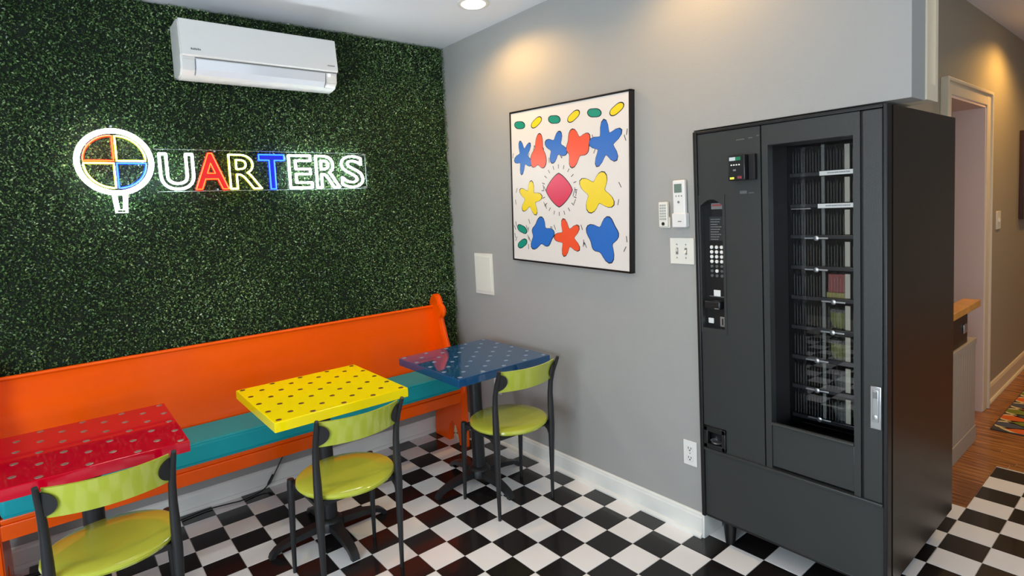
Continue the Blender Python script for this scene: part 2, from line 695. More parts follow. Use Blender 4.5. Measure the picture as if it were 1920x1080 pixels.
# ------------------------------------------------------------------ hedge wall
HF = 1.150
hb = MB().box(-3.4, -0.004, 1.165, WY, 0.42, CZ - 0.004).build('hedge_panel', M['hedge_back'])
hb['label'] = 'artificial boxwood hedge panels covering the wall behind the orange bench'
hb['category'] = 'hedge wall'


def leaves(n, x0, x1, z0, z1, seed):
    rs = np.random.RandomState(seed)
    cx = rs.uniform(x0, x1, n)
    cz = rs.uniform(z0, z1, n)
    d = rs.beta(1.5, 1.9, n) * 0.042
    # gentle relief of the tufted panels
    relief = 0.006 * np.sin(cx * 41 + 3 * np.sin(cz * 17)) + 0.006 * np.sin(cz * 37 + 2 * np.sin(cx * 23))
    cy = 1.168 - d + relief * 0.7
    L = rs.uniform(0.009, 0.017, n)
    W = L * rs.uniform(0.45, 0.62, n)
    # leaf axis points outward-ish with random lean
    ang = rs.uniform(0, 2 * PI, n)
    tilt = rs.uniform(0.15, 1.3, n)
    ax = np.stack([np.cos(ang) * np.sin(tilt), -np.cos(tilt), np.sin(ang) * np.sin(tilt)], 1)
    rv = rs.normal(size=(n, 3))
    u = np.cross(ax, rv)
    u /= np.linalg.norm(u, axis=1)[:, None]
    nn = np.cross(ax, u)
    c = np.stack([cx, cy, cz], 1)
    a = c - ax * L[:, None] * 0.5
    b = c + ax * L[:, None] * 0.5
    l = c + u * W[:, None] * 0.5 + nn * L[:, None] * 0.14
    r = c - u * W[:, None] * 0.5 + nn * L[:, None] * 0.14
    V = np.stack([a, l, b, r], 1).reshape(-1, 3)
    V[:, 0] = np.clip(V[:, 0], x0 - 0.01, -0.0005)
    V[:, 2] = np.clip(V[:, 2], 0.3, CZ - 0.001)
    base = np.arange(n) * 4
    F = np.stack([base, base + 1, base + 2, base, base + 2, base + 3], 1).reshape(-1)
    me = bpy.data.meshes.new('leaves')
    me.vertices.add(len(V))
    me.vertices.foreach_set('co', V.astype(np.float32).ravel())
    me.loops.add(len(F))
    me.loops.foreach_set('vertex_index', F.astype(np.int32))
    me.polygons.add(len(F) // 3)
    me.polygons.foreach_set('loop_start', np.arange(0, len(F), 3, dtype=np.int32))
    me.update(calc_edges=True)
    at = me.attributes.new('tone', 'FLOAT', 'POINT')
    tone = np.repeat(np.clip(rs.beta(1.6, 2.2, n) + 0.12 * np.sin(cx * 5.1) * np.sin(cz * 4.3), 0, 1), 4)
    at.data.foreach_set('value', tone.astype(np.float32))
    me.materials.append(M['leaf'])
    return me


lv = bpy.data.objects.new('leaves', leaves(165000, -3.0, -0.002, 0.45, CZ - 0.004, 3))
COL.objects.link(lv)
lv.parent = hb
lv['kind'] = 'stuff'

# ------------------------------------------------------------------ air conditioner
ac = thing('air_conditioner', 'white wall-mounted air conditioner high on the green hedge', 'air conditioner', (-1.26, 1.13, 2.27))
AX0, AX1 = -1.645, -0.862
prof = [(1.13, 2.285), (1.13, 2.545), (0.955, 2.545), (0.935, 2.536), (0.925, 2.515), (0.915, 2.36), (0.928, 2.352),
        (0.935, 2.30), (0.972, 2.268), (1.04, 2.262)]
b = MB().prism(prof, AX0, AX1, 'x')
bm = bmesh.new()
vs_ = [bm.verts.new(v) for v in b.v]
for f in b.f:
    bm.faces.new([vs_[i] for i in f])
bmesh.ops.recalc_face_normals(bm, faces=bm.faces)
bmesh.ops.bevel(bm, geom=[e_ for e_ in bm.edges if e_.calc_face_angle(0) > 0.5], offset=0.008, segments=3, affect='EDGES')
b = MB()
b.from_bm(bm)
b.build('body', M['white_plastic'], ac)
b = MB().prism([(0.924, 2.534), (0.903, 2.362), (0.912, 2.356), (0.934, 2.525)], AX0 + 0.004, AX1 - 0.004, 'x')
b.build('front_panel', M['white_plastic'], ac)
b = MB().prism([(0.926, 2.350), (0.920, 2.347), (0.930, 2.302), (0.958, 2.278), (0.964, 2.282), (0.937, 2.306)], AX0 + 0.066, AX1 - 0.072, 'x')
b.build('louver', mat('louver_plastic', rgb(224, 226, 232), 0.15, coat=0.5), ac)
b = MB()
for xx in (AX0 + 0.062, AX1 - 0.070):
    b.prism([(0.9225, 2.352), (0.930, 2.300), (0.958, 2.275), (0.964, 2.282), (0.940, 2.312)], xx, xx + 0.003, 'x')
b.prism([(0.9165, 2.3545), (0.925, 2.3545), (0.925, 2.351), (0.9185, 2.351)], AX0 + 0.062, AX1 - 0.004, 'x')
b.build('panel_seam', M['grey_mark'], ac)
b = MB()
for i in range(6):
    x_ = AX0 + 0.045 + i * 0.0075
    b.box(x_, x_ + 0.005, 0.9045, 0.908, 2.386, 2.386 + (0.007 if i % 2 else 0.009))
b.build('maker_mark', M['grey_mark'], ac)['kind'] = 'stuff'
b = MB()
for i in range(7):
    x_ = AX1 - 0.062 + i * 0.0062
    b.box(x_, x_ + 0.004, 0.9045, 0.908, 2.386, 2.391)
b.build('badge', M['grey_mark'], ac)['kind'] = 'stuff'
MB().box(AX1 - 0.052, AX1 - 0.044, 0.918, 0.930, 2.335, 2.343).build('indicator_light', mat('led', (1, 1, 1, 1), emis=(1, 1, 1, 1), estr=2), ac)

# ------------------------------------------------------------------ neon sign
SY = 1.070
sign = thing('neon_sign', 'glowing multicoloured neon sign on clear acrylic over the green hedge', 'neon sign', (-1.4, SY, 1.6))
b = MB().box(-2.11, -0.655, SY + 0.012, SY + 0.017, 1.712, 1.925)
b.lathe([(0.172, 0.012), (0.172, 0.017)], (-1.937, SY, 1.862), 48, axis='y')
b.build('backing_sheet', M['acrylic'], sign)
MB().box(-1.77, -0.655, SY + 0.010, SY + 0.018, 1.7115, 1.714).build('sheet_edge', M['acrylic_edge'], sign)
MB().box(-0.657, -0.655, SY + 0.010, SY + 0.018, 1.714, 1.925).build('sheet_edge', M['acrylic_edge'], sign)
MB().box(-1.77, -0.655, SY + 0.010, SY + 0.018, 1.9235, 1.925).build('sheet_edge', M['acrylic_edge'], sign)
for x_, z_ in ((-1.937, 2.025), (-1.5, 1.918), (-0.67, 1.918), (-1.5, 1.72), (-0.67, 1.72)):
    MB().lathe([(0.005, 0.0), (0.005, 0.07)], (x_, SY, z_), 12, axis='y').build('standoff', M['silver'], sign)


def neon(name, c, st):
    return mat(name, (0.02, 0.02, 0.02, 1), 0.4, emis=c, estr=st)


N_ = dict(
    white=(neon('neon_white', (0.90, 0.98, 1.0, 1), 30.0), neon('neon_white_jacket', (0.75, 0.98, 0.96, 1), 15.0)),
    red=(neon('neon_red', (1.0, 0.09, 0.01, 1), 6), neon('neon_red_jacket', (1.0, 0.0, 0.0, 1), 14.0)),
    yellow=(neon('neon_yellow', (1.0, 0.93, 0.30, 1), 12), neon('neon_yellow_jacket', (0.8, 0.72, 0.0, 1), 8)),
    blue=(neon('neon_blue', (0.02, 0.13, 1.0, 1), 6), neon('neon_blue_jacket', (0.0, 0.008, 1.0, 1), 18.0)))


N_['red_face'] = neon('red_face', (1.0, 0.0, 0.0, 1), 0.75)  # camera bloom between the letter outlines, put in as a glowing surface
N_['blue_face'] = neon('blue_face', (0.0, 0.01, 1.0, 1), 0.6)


def tubes(loops, core, jacket, core_r, jack_r, name, parent=sign):
    b = MB()
    for pts in loops:
        b.tube([(x_, SY, z_) for x_, z_ in pts], jack_r, 6, mi=1, closed=True)
    for pts in loops:
        b.tube([(x_, SY - jack_r * 0.8, z_) for x_, z_ in pts], core_r, 6, mi=0, closed=True)
    return b.build(name, [core, jacket], parent)


def circle(cx, cz, r, n=64, a0=0, a1=2 * PI):
    return [(cx + r * math.cos(a0 + (a1 - a0) * i / n), cz + r * math.sin(a0 + (a1 - a0) * i / n)) for i in range(n)]


QX, QZ = -1.934, 1.857
o = tubes([circle(QX, QZ, 0.152), circle(QX, QZ, 0.141)], *N_['white'], 0.0055, 0.0062, 'ring_tube')
o['label'] = 'white glowing ring'
o = tubes([[(QX - 0.021, QZ - 0.158), (QX - 0.014, QZ - 0.24), (QX + 0.028, QZ - 0.24), (QX + 0.033, QZ - 0.158),
            (QX + 0.022, QZ - 0.158), (QX + 0.018, QZ - 0.228), (QX - 0.004, QZ - 0.228), (QX - 0.010, QZ - 0.158)]],
          *N_['white'], 0.0045, 0.005, 'tail_tube')
for nm, a0, cx_, cz_ in (('red', PI / 2, -1, 1), ('yellow', 0, 1, 1), ('yellow', PI, -1, -1), ('blue', 1.5 * PI, 1, -1)):
    R_ = 0.117
    ox, oz = QX + cx_ * 0.006, QZ + cz_ * 0.006
    pts = [(ox + R_ * math.cos(a0 + PI / 2 * i / 16), oz + R_ * math.sin(a0 + PI / 2 * i / 16)) for i in range(17)]
    steps = [(ox + (pts[-1][0] - ox) * (1 - i / 5), oz + (pts[-1][1] - oz) * (1 - i / 5)) for i in range(1, 6)]
    steps += [(ox + (pts[0][0] - ox) * i / 5, oz + (pts[0][1] - oz) * i / 5) for i in range(1, 5)]
    o = tubes([pts + steps], *N_[nm], 0.0032, 0.0052, 'quarter_tube')
    o['label'] = nm + ' glowing quarter of the ring'


def glyph_loops(ch):
    """closed outlines of a letter from Blender's built-in font, and its filled faces"""
    cu = bpy.data.curves.new('glyph', 'FONT')
    cu.body = ch
    cu.resolution_u = 5
    cu.offset = 0.012
    ob = bpy.data.objects.new('glyph', cu)
    COL.objects.link(ob)
    bpy.context.view_layer.update()
    me = bpy.data.meshes.new_from_object(ob.evaluated_get(bpy.context.evaluated_depsgraph_get()))
    bm = bmesh.new()
    bm.from_mesh(me)
    bmesh.ops.remove_doubles(bm, verts=bm.verts, dist=1e-5)
    be = [e_ for e_ in bm.edges if len(e_.link_faces) == 1]
    nxt = {}
    for e_ in be:
        a_, b_ = e_.verts
        nxt.setdefault(a_.index, []).append(b_.index)
        nxt.setdefault(b_.index, []).append(a_.index)
    co = {v.index: (v.co.x, v.co.y) for v in bm.verts}
    faces = [[co[v.index] for v in f.verts] for f in bm.faces]
    seen, loops = set(), []
    for st in nxt:
        if st in seen:
            continue
        lp = [st]
        seen.add(st)
        cur = st
        while True:
            opts = [q for q in nxt[cur] if q not in seen]
            if not opts:
                break
            cur = opts[0]
            seen.add(cur)
            lp.append(cur)
        loops.append([co[i] for i in lp])
    bm.free()
    bpy.data.objects.remove(ob)
    bpy.data.curves.remove(cu)
    bpy.data.meshes.remove(me)
    return loops, faces


def densify(lp, d):
    out = []
    for i, p in enumerate(lp):
        q = lp[(i + 1) % len(lp)]
        L = math.hypot(q[0] - p[0], q[1] - p[1])
        n = max(1, int(L / d))
        # keep corners crisp: add points just beside each end
        out.append(p)
        if L > 0.006:
            for t in (0.0015 / L, ):
                out.append((p[0] + (q[0] - p[0]) * t, p[1] + (q[1] - p[1]) * t))
            out.append((p[0] + (q[0] - p[0]) * (1 - 0.0015 / L), p[1] + (q[1] - p[1]) * (1 - 0.0015 / L)))
    return out


word = [('U', -1.752, -1.607, 1.724, 1.900, 'white'), ('A', -1.600, -1.447, 1.722, 1.906, 'red'),
        ('R', -1.436, -1.279, 1.722, 1.902, 'yellow'), ('T', -1.284, -1.150, 1.718, 1.905, 'blue'),
        ('E', -1.124, -1.000, 1.722, 1.904, 'white'), ('R', -0.970, -0.836, 1.722, 1.904, 'white'),
        ('S', -0.818, -0.684, 1.722, 1.906, 'white')]
for ch, x0, x1, z0, z1, colr in word:
    loops, faces = glyph_loops(ch)
    xs = [p[0] for lp in loops for p in lp]
    zs = [p[1] for lp in loops for p in lp]
    fx = lambda p: (x0 + (p[0] - min(xs)) / (max(xs) - min(xs)) * (x1 - x0), z0 + (p[1] - min(zs)) / (max(zs) - min(zs)) * (z1 - z0))
    loops = [densify([fx(p) for p in lp], 0.02) for lp in loops]
    cr, jr = (0.0060, 0.0067) if colr == 'white' else (0.0045, 0.0055) if colr == 'yellow' else (0.0026, 0.0052)
    o = tubes(loops, *N_[colr], cr, jr, 'letter_tube')
    o['label'] = '%s glowing letter %s' % (colr, ch)
    if colr in ('red', 'blue'):  # bloom inside the letter, drawn as an emissive sheet
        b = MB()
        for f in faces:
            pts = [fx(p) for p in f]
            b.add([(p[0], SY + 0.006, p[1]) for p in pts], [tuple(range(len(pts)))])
        b.build('letter_bloom', N_[colr + '_face'], o)

# ------------------------------------------------------------------ bench (pew)
pew = thing('bench', 'long glossy orange church-style bench along the green hedge', 'bench', (-1.32, 1.0, 0))
PX0, PX1 = -2.503, -0.182
# curved scroll-topped end panel (outline in y, z)
end = [(0.806, 0.0), (0.870, 0.0), (0.880, 0.06), (0.905, 0.12), (0.935, 0.145), (0.965, 0.12), (0.985, 0.06), (0.995, 0.0),
       (1.165, 0.0), (1.168, 0.05), (1.160, 0.12), (1.140, 0.18), (1.125, 0.26), (1.125, 0.40), (1.140, 0.60), (1.150, 0.80),
       (1.152, 0.90), (1.146, 0.94), (1.130, 0.968), (1.108, 0.988), (1.088, 0.992), (1.068, 0.985), (1.048, 0.965),
       (1.036, 0.940), (1.034, 0.925), (1.018, 0.918), (1.004, 0.900), (0.999, 0.875), (1.004, 0.855), (1.018, 0.838),
       (1.030, 0.832), (1.026, 0.80), (1.006, 0.740), (0.985, 0.680), (0.950, 0.600), (0.905, 0.520), (0.850, 0.45), (0.808, 0.405), (0.804, 0.36)]
for xa, xb in ((PX0, PX0 + 0.043), (PX1 - 0.043, PX1)):
    b = MB().prism(end, xa, xb, 'x')
    bm = bmesh.new()
    vs_ = [bm.verts.new(v) for v in b.v]
    for f in b.f:
        bm.faces.new([vs_[i] for i in f])
    bmesh.ops.recalc_face_normals(bm, faces=bm.faces)
    rim = [e_ for e_ in bm.edges if abs(e_.verts[0].co.x - e_.verts[1].co.x) < 1e-6]
    bmesh.ops.bevel(bm, geom=rim, offset=0.006, segments=2, affect='EDGES')
    b = MB()
    b.from_bm(bm)
    b.build('end_panel', M['orange'], pew)
# raised bead along the front edge of the end panels
fr = [(y_, z_) for y_, z_ in end if z_ >= 0.36][10:]
for xc in (PX0 + 0.0215, PX1 - 0.0215):
    seq = [(y_ - 0.001, z_) for y_, z_ in end[22:]]
    MB().tube([(xc, y_, z_) for y_, z_ in seq], 0.008, 8).build('edge_bead', M['orange'], pew)
ix0, ix1 = PX0 + 0.043, PX1 - 0.043
# back: slightly raked board with a rounded top rail
b = MB()
nb = 14
bp_ = []
for i in range(nb + 1):
    t = i / nb
    z_ = 0.42 + t * 0.475
    y_ = 1.085 + 0.030 * t + 0.010 * math.sin(t * PI)
    bp_.append((y_, z_))
top = [(1.112 + 0.012 - 0.012 * math.cos(a), 0.900 + 0.014 * math.sin(a)) for a in [PI * k_ / 6 for k_ in range(1, 6)]]
backp = bp_ + top + [(y_ + 0.022, z_) for y_, z_ in reversed(bp_)]
b.prism(backp, ix0, ix1, 'x', smooth=True)
b.build('backrest', M['orange'], pew)
b = MB().tube([(ix0, 1.112, 0.906), (ix1, 1.112, 0.906)], 0.009, 10)
b.build('top_rail', M['orange'], pew)
b = MB().box(ix0, ix1, 0.812, 1.10, 0.372, 0.396, bevel=0.006)
b.build('seat', M['orange'], pew)
b = MB().box(ix0, ix1, 0.808, 0.83, 0.306, 0.372, bevel=0.004)
b.build('seat_rail', M['orange'], pew)
b = MB().box(ix0, ix1, 1.06, 1.085, 0.30, 0.372)
b.build('rear_rail', M['orange'], pew)

cu_ = thing('seat_cushion', 'long teal vinyl cushion lying on the orange bench', 'cushion', (-1.32, 0.94, 0.396))
b = MB().box(PX0 + 0.047, PX1 - 0.047, 0.798, 1.082, 0.397, 0.503, bevel=0.018, seg=3)
b.build('pad', M['teal'], cu_)
b = MB()
for zz in (0.402, 0.497):
    b.tube([(PX0 + 0.055, 0.802, zz), (PX1 - 0.055, 0.802, zz)], 0.0032, 6)
b.build('piping', M['teal'], cu_)


# ------------------------------------------------------------------ tables
def make_table(name_color, cx, cy, top_m, coin_m, label):
    t = thing('cafe_table', label, 'table', (cx, cy, 0), 'square cafe tables')
    h = 0.305
    b = MB().box(-h, h, -h, h, 0.682, 0.725, bevel=0.003, seg=2)
    tt = b.build('tabletop', top_m, t, local=True)
    me = MB().lathe([(0.0121, 0), (0.0121, 0.0008), (0.0108, 0.0013)], n=14).mesh('coin', coin_m)
    sp = (2 * h - 0.05) / 4
    spots = [(-h + 0.025 + i * sp, -h + 0.025 + j * sp) for i in range(5) for j in range(5)]
    spots += [(-h + 0.025 + (i + .5) * sp, -h + 0.025 + (j + .5) * sp) for i in range(4) for j in range(4)]
    for (u, v) in spots:
        o = bpy.data.objects.new('coin', me)
        COL.objects.link(o)
        o.parent = tt
        o.location = (u + random.uniform(-.002, .002), v + random.uniform(-.002, .002), 0.7250)
    MB().lathe([(0.036, 0.05), (0.036, 0.672)], n=28).build('column', M['black_metal'], t, local=True)
    b = MB()
    b.box(-0.13, 0.13, -0.03, 0.03, 0.672, 0.682).box(-0.03, 0.03, -0.13, 0.13, 0.672, 0.682)
    b.build('top_plate', M['black_metal'], t, local=True)
    b = MB().lathe([(0.062, 0.038), (0.062, 0.075), (0.052, 0.088), (0.040, 0.094)], n=28)
    b.build('hub', M['black_metal'], t, local=True)
    # cross of four arched cast feet
    prof = [(0.03, 0.078), (0.10, 0.074), (0.17, 0.064), (0.225, 0.051), (0.262, 0.038), (0.286, 0.018), (0.293, 0.0)]
    inner = [(0.270, 0.0), (0.262, 0.012), (0.235, 0.026), (0.17, 0.036), (0.10, 0.042), (0.03, 0.044)]
    legm = MB()
    outl = prof + inner
    n = len(outl)
    wd = lambda r: 0.030 - 0.036 * (r / 0.31) * 0.35
    vs = [(r, -wd(r), z_) for r, z_ in outl] + [(r, wd(r), z_) for r, z_ in outl]
    legm.add(vs, [tuple(range(n)), tuple(range(2 * n - 1, n - 1, -1))] + [(i, i + n, (i + 1) % n + n, (i + 1) % n) for i in range(n)], smooth=True)
    lm = legm.mesh('foot', M['black_metal'])
    for k_ in range(4):
        o = bpy.data.objects.new('foot', lm)
        COL.objects.link(o)
        o.parent = t
        o.rotation_euler = (0, 0, k_ * PI / 2)
    return t


t_y = make_table('yellow', -1.262, 0.450, M['yellow_top'], M['coin_copper'],
                 'square glossy yellow cafe table with copper coins set in its top')
t_b = make_table('blue', -0.418, 0.372, M['blue_top'], M['coin_blue'],
                 'square glossy blue cafe table with inlaid coins beside the grey wall')
t_r = make_table('red', -2.165, 0.510, M['red_top'], M['coin_silver'],
                 'square glossy red cafe table with silver coins set in its top')


# ------------------------------------------------------------------ chairs
def make_chair():
    t = thing('cafe_chair', 'x', 'chair', (0, 0, 0), 'lime green cafe chairs')
    r = 0.205
    b = MB().lathe([(0.001, 0.424), (r - 0.020, 0.424), (r - 0.006, 0.428), (r, 0.437), (r - 0.002, 0.446), (r - 0.012, 0.451),
                    (r * 0.6, 0.4485), (0.001, 0.447)], n=56, cap=False)
    b.build('seat', M['chair_green'], t, local=True)
    b = MB()
    ring = [(0.150 * math.cos(a), 0.150 * math.sin(a), 0.416) for a in [2 * PI * i / 40 for i in range(40)]]
    b.tube(ring, 0.009, 8, closed=True)
    b.box(-0.165, 0.165, -0.128, -0.108, 0.400, 0.422)
    b.build('seat_frame', M['black_metal'], t, local=True)
    for sx in (-1, 1):
        # rear leg running up as the back post
        pts = [(sx * 0.172, -0.128, 0.0), (sx * 0.173, -0.131, 0.12), (sx * 0.174, -0.136, 0.28), (sx * 0.175, -0.140, 0.40),
               (sx * 0.175, -0.141, 0.50), (sx * 0.175, -0.142, 0.58), (sx * 0.176, -0.150, 0.64), (sx * 0.178, -0.170, 0.70),
               (sx * 0.181, -0.192, 0.745), (sx * 0.183, -0.206, 0.775)]
        rr = [0.0085, 0.0105, 0.0145, 0.0175, 0.0165, 0.0140, 0.0130, 0.0115, 0.010, 0.0085]
        MB().tube(pts, rr, 12).build('rear_leg', M['black_metal'], t, local=True)
        pts = [(sx * 0.190, 0.172, 0.0), (sx * 0.189, 0.165, 0.15), (sx * 0.187, 0.155, 0.32), (sx * 0.186, 0.150, 0.405), (sx * 0.185, 0.149, 0.430)]
        MB().tube(pts, [0.0085, 0.011, 0.0145, 0.016, 0.0145], 12).build('front_leg', M['black_metal'], t, local=True)
        # bracket plates tying legs to the seat
        b = MB()
        b.prism([(0.149, 0.420), (0.149, 0.345), (0.130, 0.385), (0.08, 0.414), (0.08, 0.422)], sx * 0.182 - 0.004, sx * 0.182 + 0.004, 'x')
        b.prism([(-0.135, 0.422), (-0.135, 0.335), (-0.115, 0.372), (-0.05, 0.408), (-0.05, 0.422)], sx * 0.168 - 0.004, sx * 0.168 + 0.004, 'x')
        b.box(min(sx * .13, sx * .188), max(sx * .13, sx * .188), 0.128, 0.150, 0.408, 0.422)
        b.box(sx * 0.175 - 0.007, sx * 0.175 + 0.007, -0.13, 0.15, 0.404, 0.416)
        b.build('bracket', M['black_metal'], t, local=True)
        # half-round plate that clamps the end of the backrest
        poly = [(0.0, 0.043 * math.sin(a), 0.043 * math.cos(a)) for a in [0]]
        b = MB()
        n = 14
        cz0 = 0.708
        ring2 = [(sx * (0.180 - 0.046 * math.sin(PI * i / n)), cz0 + 0.045 * math.cos(PI * i / n)) for i in range(n + 1)]
        vs = []
        for dy in (-0.0065, 0.0005):
            for (x_, z_) in ring2:
                tlean = (z_ - 0.64) / 0.135
                vs.append((x_, -0.152 - 0.046 * tlean - 0.046 * (1 - (abs(x_) / 0.170) ** 2) + dy, z_))
        m_ = n + 1
        b.add(vs, [tuple(range(m_)), tuple(range(2 * m_ - 1, m_ - 1, -1))] + [(i, i + m_, (i + 1) % m_ + m_, (i + 1) % m_) for i in range(m_)])
        b.build('mounting_plate', M['black_metal'], t, local=True)
    # curved backrest band
    b = MB()
    NX, NZ = 26, 6
    H0, H1 = 0.655, 0.764
    grid = []
    for side in (0, 1):
        for i in range(NX + 1):
            u = -1 + 2 * i / NX
            for j_ in range(NZ + 1):
                v = j_ / NZ
                z_ = H0 + (H1 - H0) * v
                lean = (z_ - 0.64) / 0.135
                y_ = -0.150 - 0.046 * lean - 0.046 * (1 - u * u) + (0.011 if side else 0.0)
                grid.append((0.170 * u, y_, z_))
    S_ = (NX + 1) * (NZ + 1)
    fs = []
    for side in (0, 1):
        for i in range(NX):
            for j_ in range(NZ):
                a_ = side * S_ + i * (NZ + 1) + j_
                fs.append((a_, a_ + 1, a_ + NZ + 2, a_ + NZ + 1))
    for i in range(NX):
        for j_ in (0, NZ):
            a_ = i * (NZ + 1) + j_
            fs.append((a_, a_ + NZ + 1, a_ + NZ + 1 + S_, a_ + S_))
    for j_ in range(NZ):
        for i in (0, NX):
            a_ = i * (NZ + 1) + j_
            fs.append((a_, a_ + 1, a_ + 1 + S_, a_ + S_))
    b.add(grid, fs, smooth=True)
    b.build('backrest', M['chair_green'], t, local=True)
    return t


ch = make_chair()
spots = [(-0.415, 0.082, -3, 'lime green round-seated chair pulled up to the blue table'),
         (-1.305, 0.100, 1, 'lime green round-seated chair pulled up to the yellow table'),
         (-2.125, 0.195, 0, 'lime green round-seated chair in front of the red table')]
protos = [ch] + [copy_tree(ch) for _ in spots[1:]]
for o, (x_, y_, a_, lab) in zip(protos, spots):
    o.location = (x_, y_, 0)
    o.rotation_euler = (0, 0, math.radians(a_))
    o['label'] = lab

# ------------------------------------------------------------------ vending machine
vm = thing('vending_machine', 'tall charcoal food vending machine with a glass display window', 'vending machine', (0.40, -1.17, 0))
Y0, Y1 = -1.541, -0.803
XF = -0.010
MZ0, MZ1 = 0.112, 1.834
b = MB()
b.box(0.055, 0.80, Y0 + 0.004, Y0 + 0.022, MZ0, MZ1)
b.box(0.055, 0.80, Y1 - 0.022, Y1 - 0.004, MZ0, MZ1)
b.box(0.055, 0.80, Y0 + 0.022, Y1 - 0.022, MZ1 - 0.02, MZ1)
b.box(0.055, 0.80, Y0 + 0.022, Y1 - 0.022, MZ0, MZ0 + 0.02)
b.box(0.78, 0.80, Y0 + 0.022, Y1 - 0.022, MZ0 + 0.02, MZ1 - 0.02)
b.build('cabinet', M['machine_side'], vm)
b = MB()
b.box(0.030, 0.055, Y0 + 0.012, Y0 + 0.030, MZ0 + 0.01, MZ1 - 0.01)
b.box(0.030, 0.055, Y1 - 0.030, Y1 - 0.012, MZ0 + 0.01, MZ1 - 0.01)
b.box(0.030, 0.055, Y0 + 0.03, Y1 - 0.03, MZ1 - 0.03, MZ1 - 0.01)
b.box(0.030, 0.055, Y0 + 0.03, Y1 - 0.03, MZ0 + 0.01, MZ0 + 0.03)
b.build('door_gasket', M['gasket'], vm)
# interior liner
b = MB()
b.box(0.03, 0.76, -1.125, -1.118, 0.55, 1.76)
b.box(0.03, 0.76, -1.480, -1.473, 0.55, 1.76)
b.box(0.73, 0.76, -1.473, -1.125, 0.55, 1.76)
b.box(0.03, 0.76, -1.473, -1.125, 1.752, 1.76)
b.box(0.03, 0.76, -1.473, -1.125, 0.55, 0.558)
b.build('interior_liner', M['interior'], vm)
bk = 0.004
# door frame: thin outer trim
b = MB()
b.box(XF - 0.008, 0.030, Y1 - 0.018, Y1, MZ0, MZ1, bevel=0.004)
b.box(XF - 0.004, 0.030, Y0, Y0 + 0.014, MZ0, MZ1, bevel=0.004)
b.box(XF - 0.004, 0.030, Y0 + 0.014, Y1 - 0.018, MZ1 - 0.012, MZ1, bevel=0.003)
b.box(XF + 0.004, 0.030, Y0 + 0.014, Y1 - 0.018, MZ0, MZ0 + 0.010, bevel=0.002)
b.build('door_trim', M['plastic_black'], vm)
b = MB().box(XF + 0.004, 0.030, Y0 + 0.014, Y1 - 0.018, MZ0 + 0.010, 0.428)
kick = b.build('lower_panel', M['machine'], vm)
b = MB().box(XF - 0.008, 0.030, Y0 + 0.014, Y1 - 0.018, 0.426, 0.438, bevel=0.003)
b.build('ledge', M['machine'], vm)
# left door column (around the control bay and the coin return)
b = MB()
cl, cr_ = -0.822, -1.100
b.box(XF, 0.030, cr_, -0.945, 0.438, MZ1 - 0.014)
b.box(XF, 0.030, -0.945, cl, 1.560, MZ1 - 0.014)
b.box(XF, 0.030, -0.945, cl, 0.540, 0.962)
b.box(XF, 0.030, -0.945, -0.915, 0.438, 0.540)
b.build('control_door', M['machine'], vm)
MB().box(XF + 0.012, 0.028, -1.107, -1.099, 0.438, MZ1 - 0.014).build('door_gap', M['gasket'], vm)
# window surround
b = MB()
b.box(XF, 0.030, -1.456, -1.106, 1.742, MZ1 - 0.014)
b.box(XF, 0.030, -1.130, -1.106, 0.438, 1.742)
b.box(XF, 0.030, -1.456, -1.434, 0.438, 1.742)
b.build('window_surround', M['machine'], vm)
b = MB()
b.box(0.030, 0.20, -1.1300, -1.1255, 0.60, 1.745)
b.box(0.030, 0.20, -1.440, -1.4345, 0.60, 1.745)
b.box(0.030, 0.20, -1.4345, -1.130, 1.742, 1.746)
b.build('window_reveal', M['gasket'], vm)
bin_ = MB().box(XF + 0.004, 0.025, -1.434, -1.130, 0.447, 0.622, bevel=0.003).build('delivery_panel', M['machine'], vm)
MB().tube([(XF - 0.001, -1.434, 0.626), (XF - 0.001, -1.130, 0.626)], 0.007, 8).build('panel_lip', M['machine'], bin_)
b = MB().box(XF + 0.010, 0.028, -1.464, -1.456, 0.438, MZ1 - 0.014)
b.build('door_gap', M['gasket'], vm)
MB().box(XF, 0.030, Y0 + 0.016, -1.464, 0.438, MZ1 - 0.014, bevel=0.003).build('lock_door', M['machine'], vm)
# lock
lk = MB().box(XF - 0.010, XF, -1.524, -1.489, 0.708, 0.862, bevel=0.003).build('lock_handle', M['silver'], vm, 'silver lock handle plate')
MB().box(XF - 0.013, XF - 0.009, -1.516, -1.497, 0.735, 0.850, bevel=0.002).build('handle_lever', M['silver'], lk)
MB().lathe([(0.009, 0.0), (0.009, -0.006), (0.006, -0.007)], (XF - 0.010, -1.506, 0.752), 20, axis='x').build('lock_cylinder', M['silver'], lk)
MB().box(XF - 0.0165, XF - 0.016, -1.5075, -1.5045, 0.747, 0.757).build('keyhole', M['dark_slot'], lk)
MB().box(XF - 0.0135, XF - 0.010, -1.514, -1.499, 0.82, 0.842).build('lever_recess', M['grey_mark'], lk)
# glass
MB().box(0.150, 0.153, -1.4345, -1.130, 0.60, 1.742).build('display_glass', M['glass'], vm)
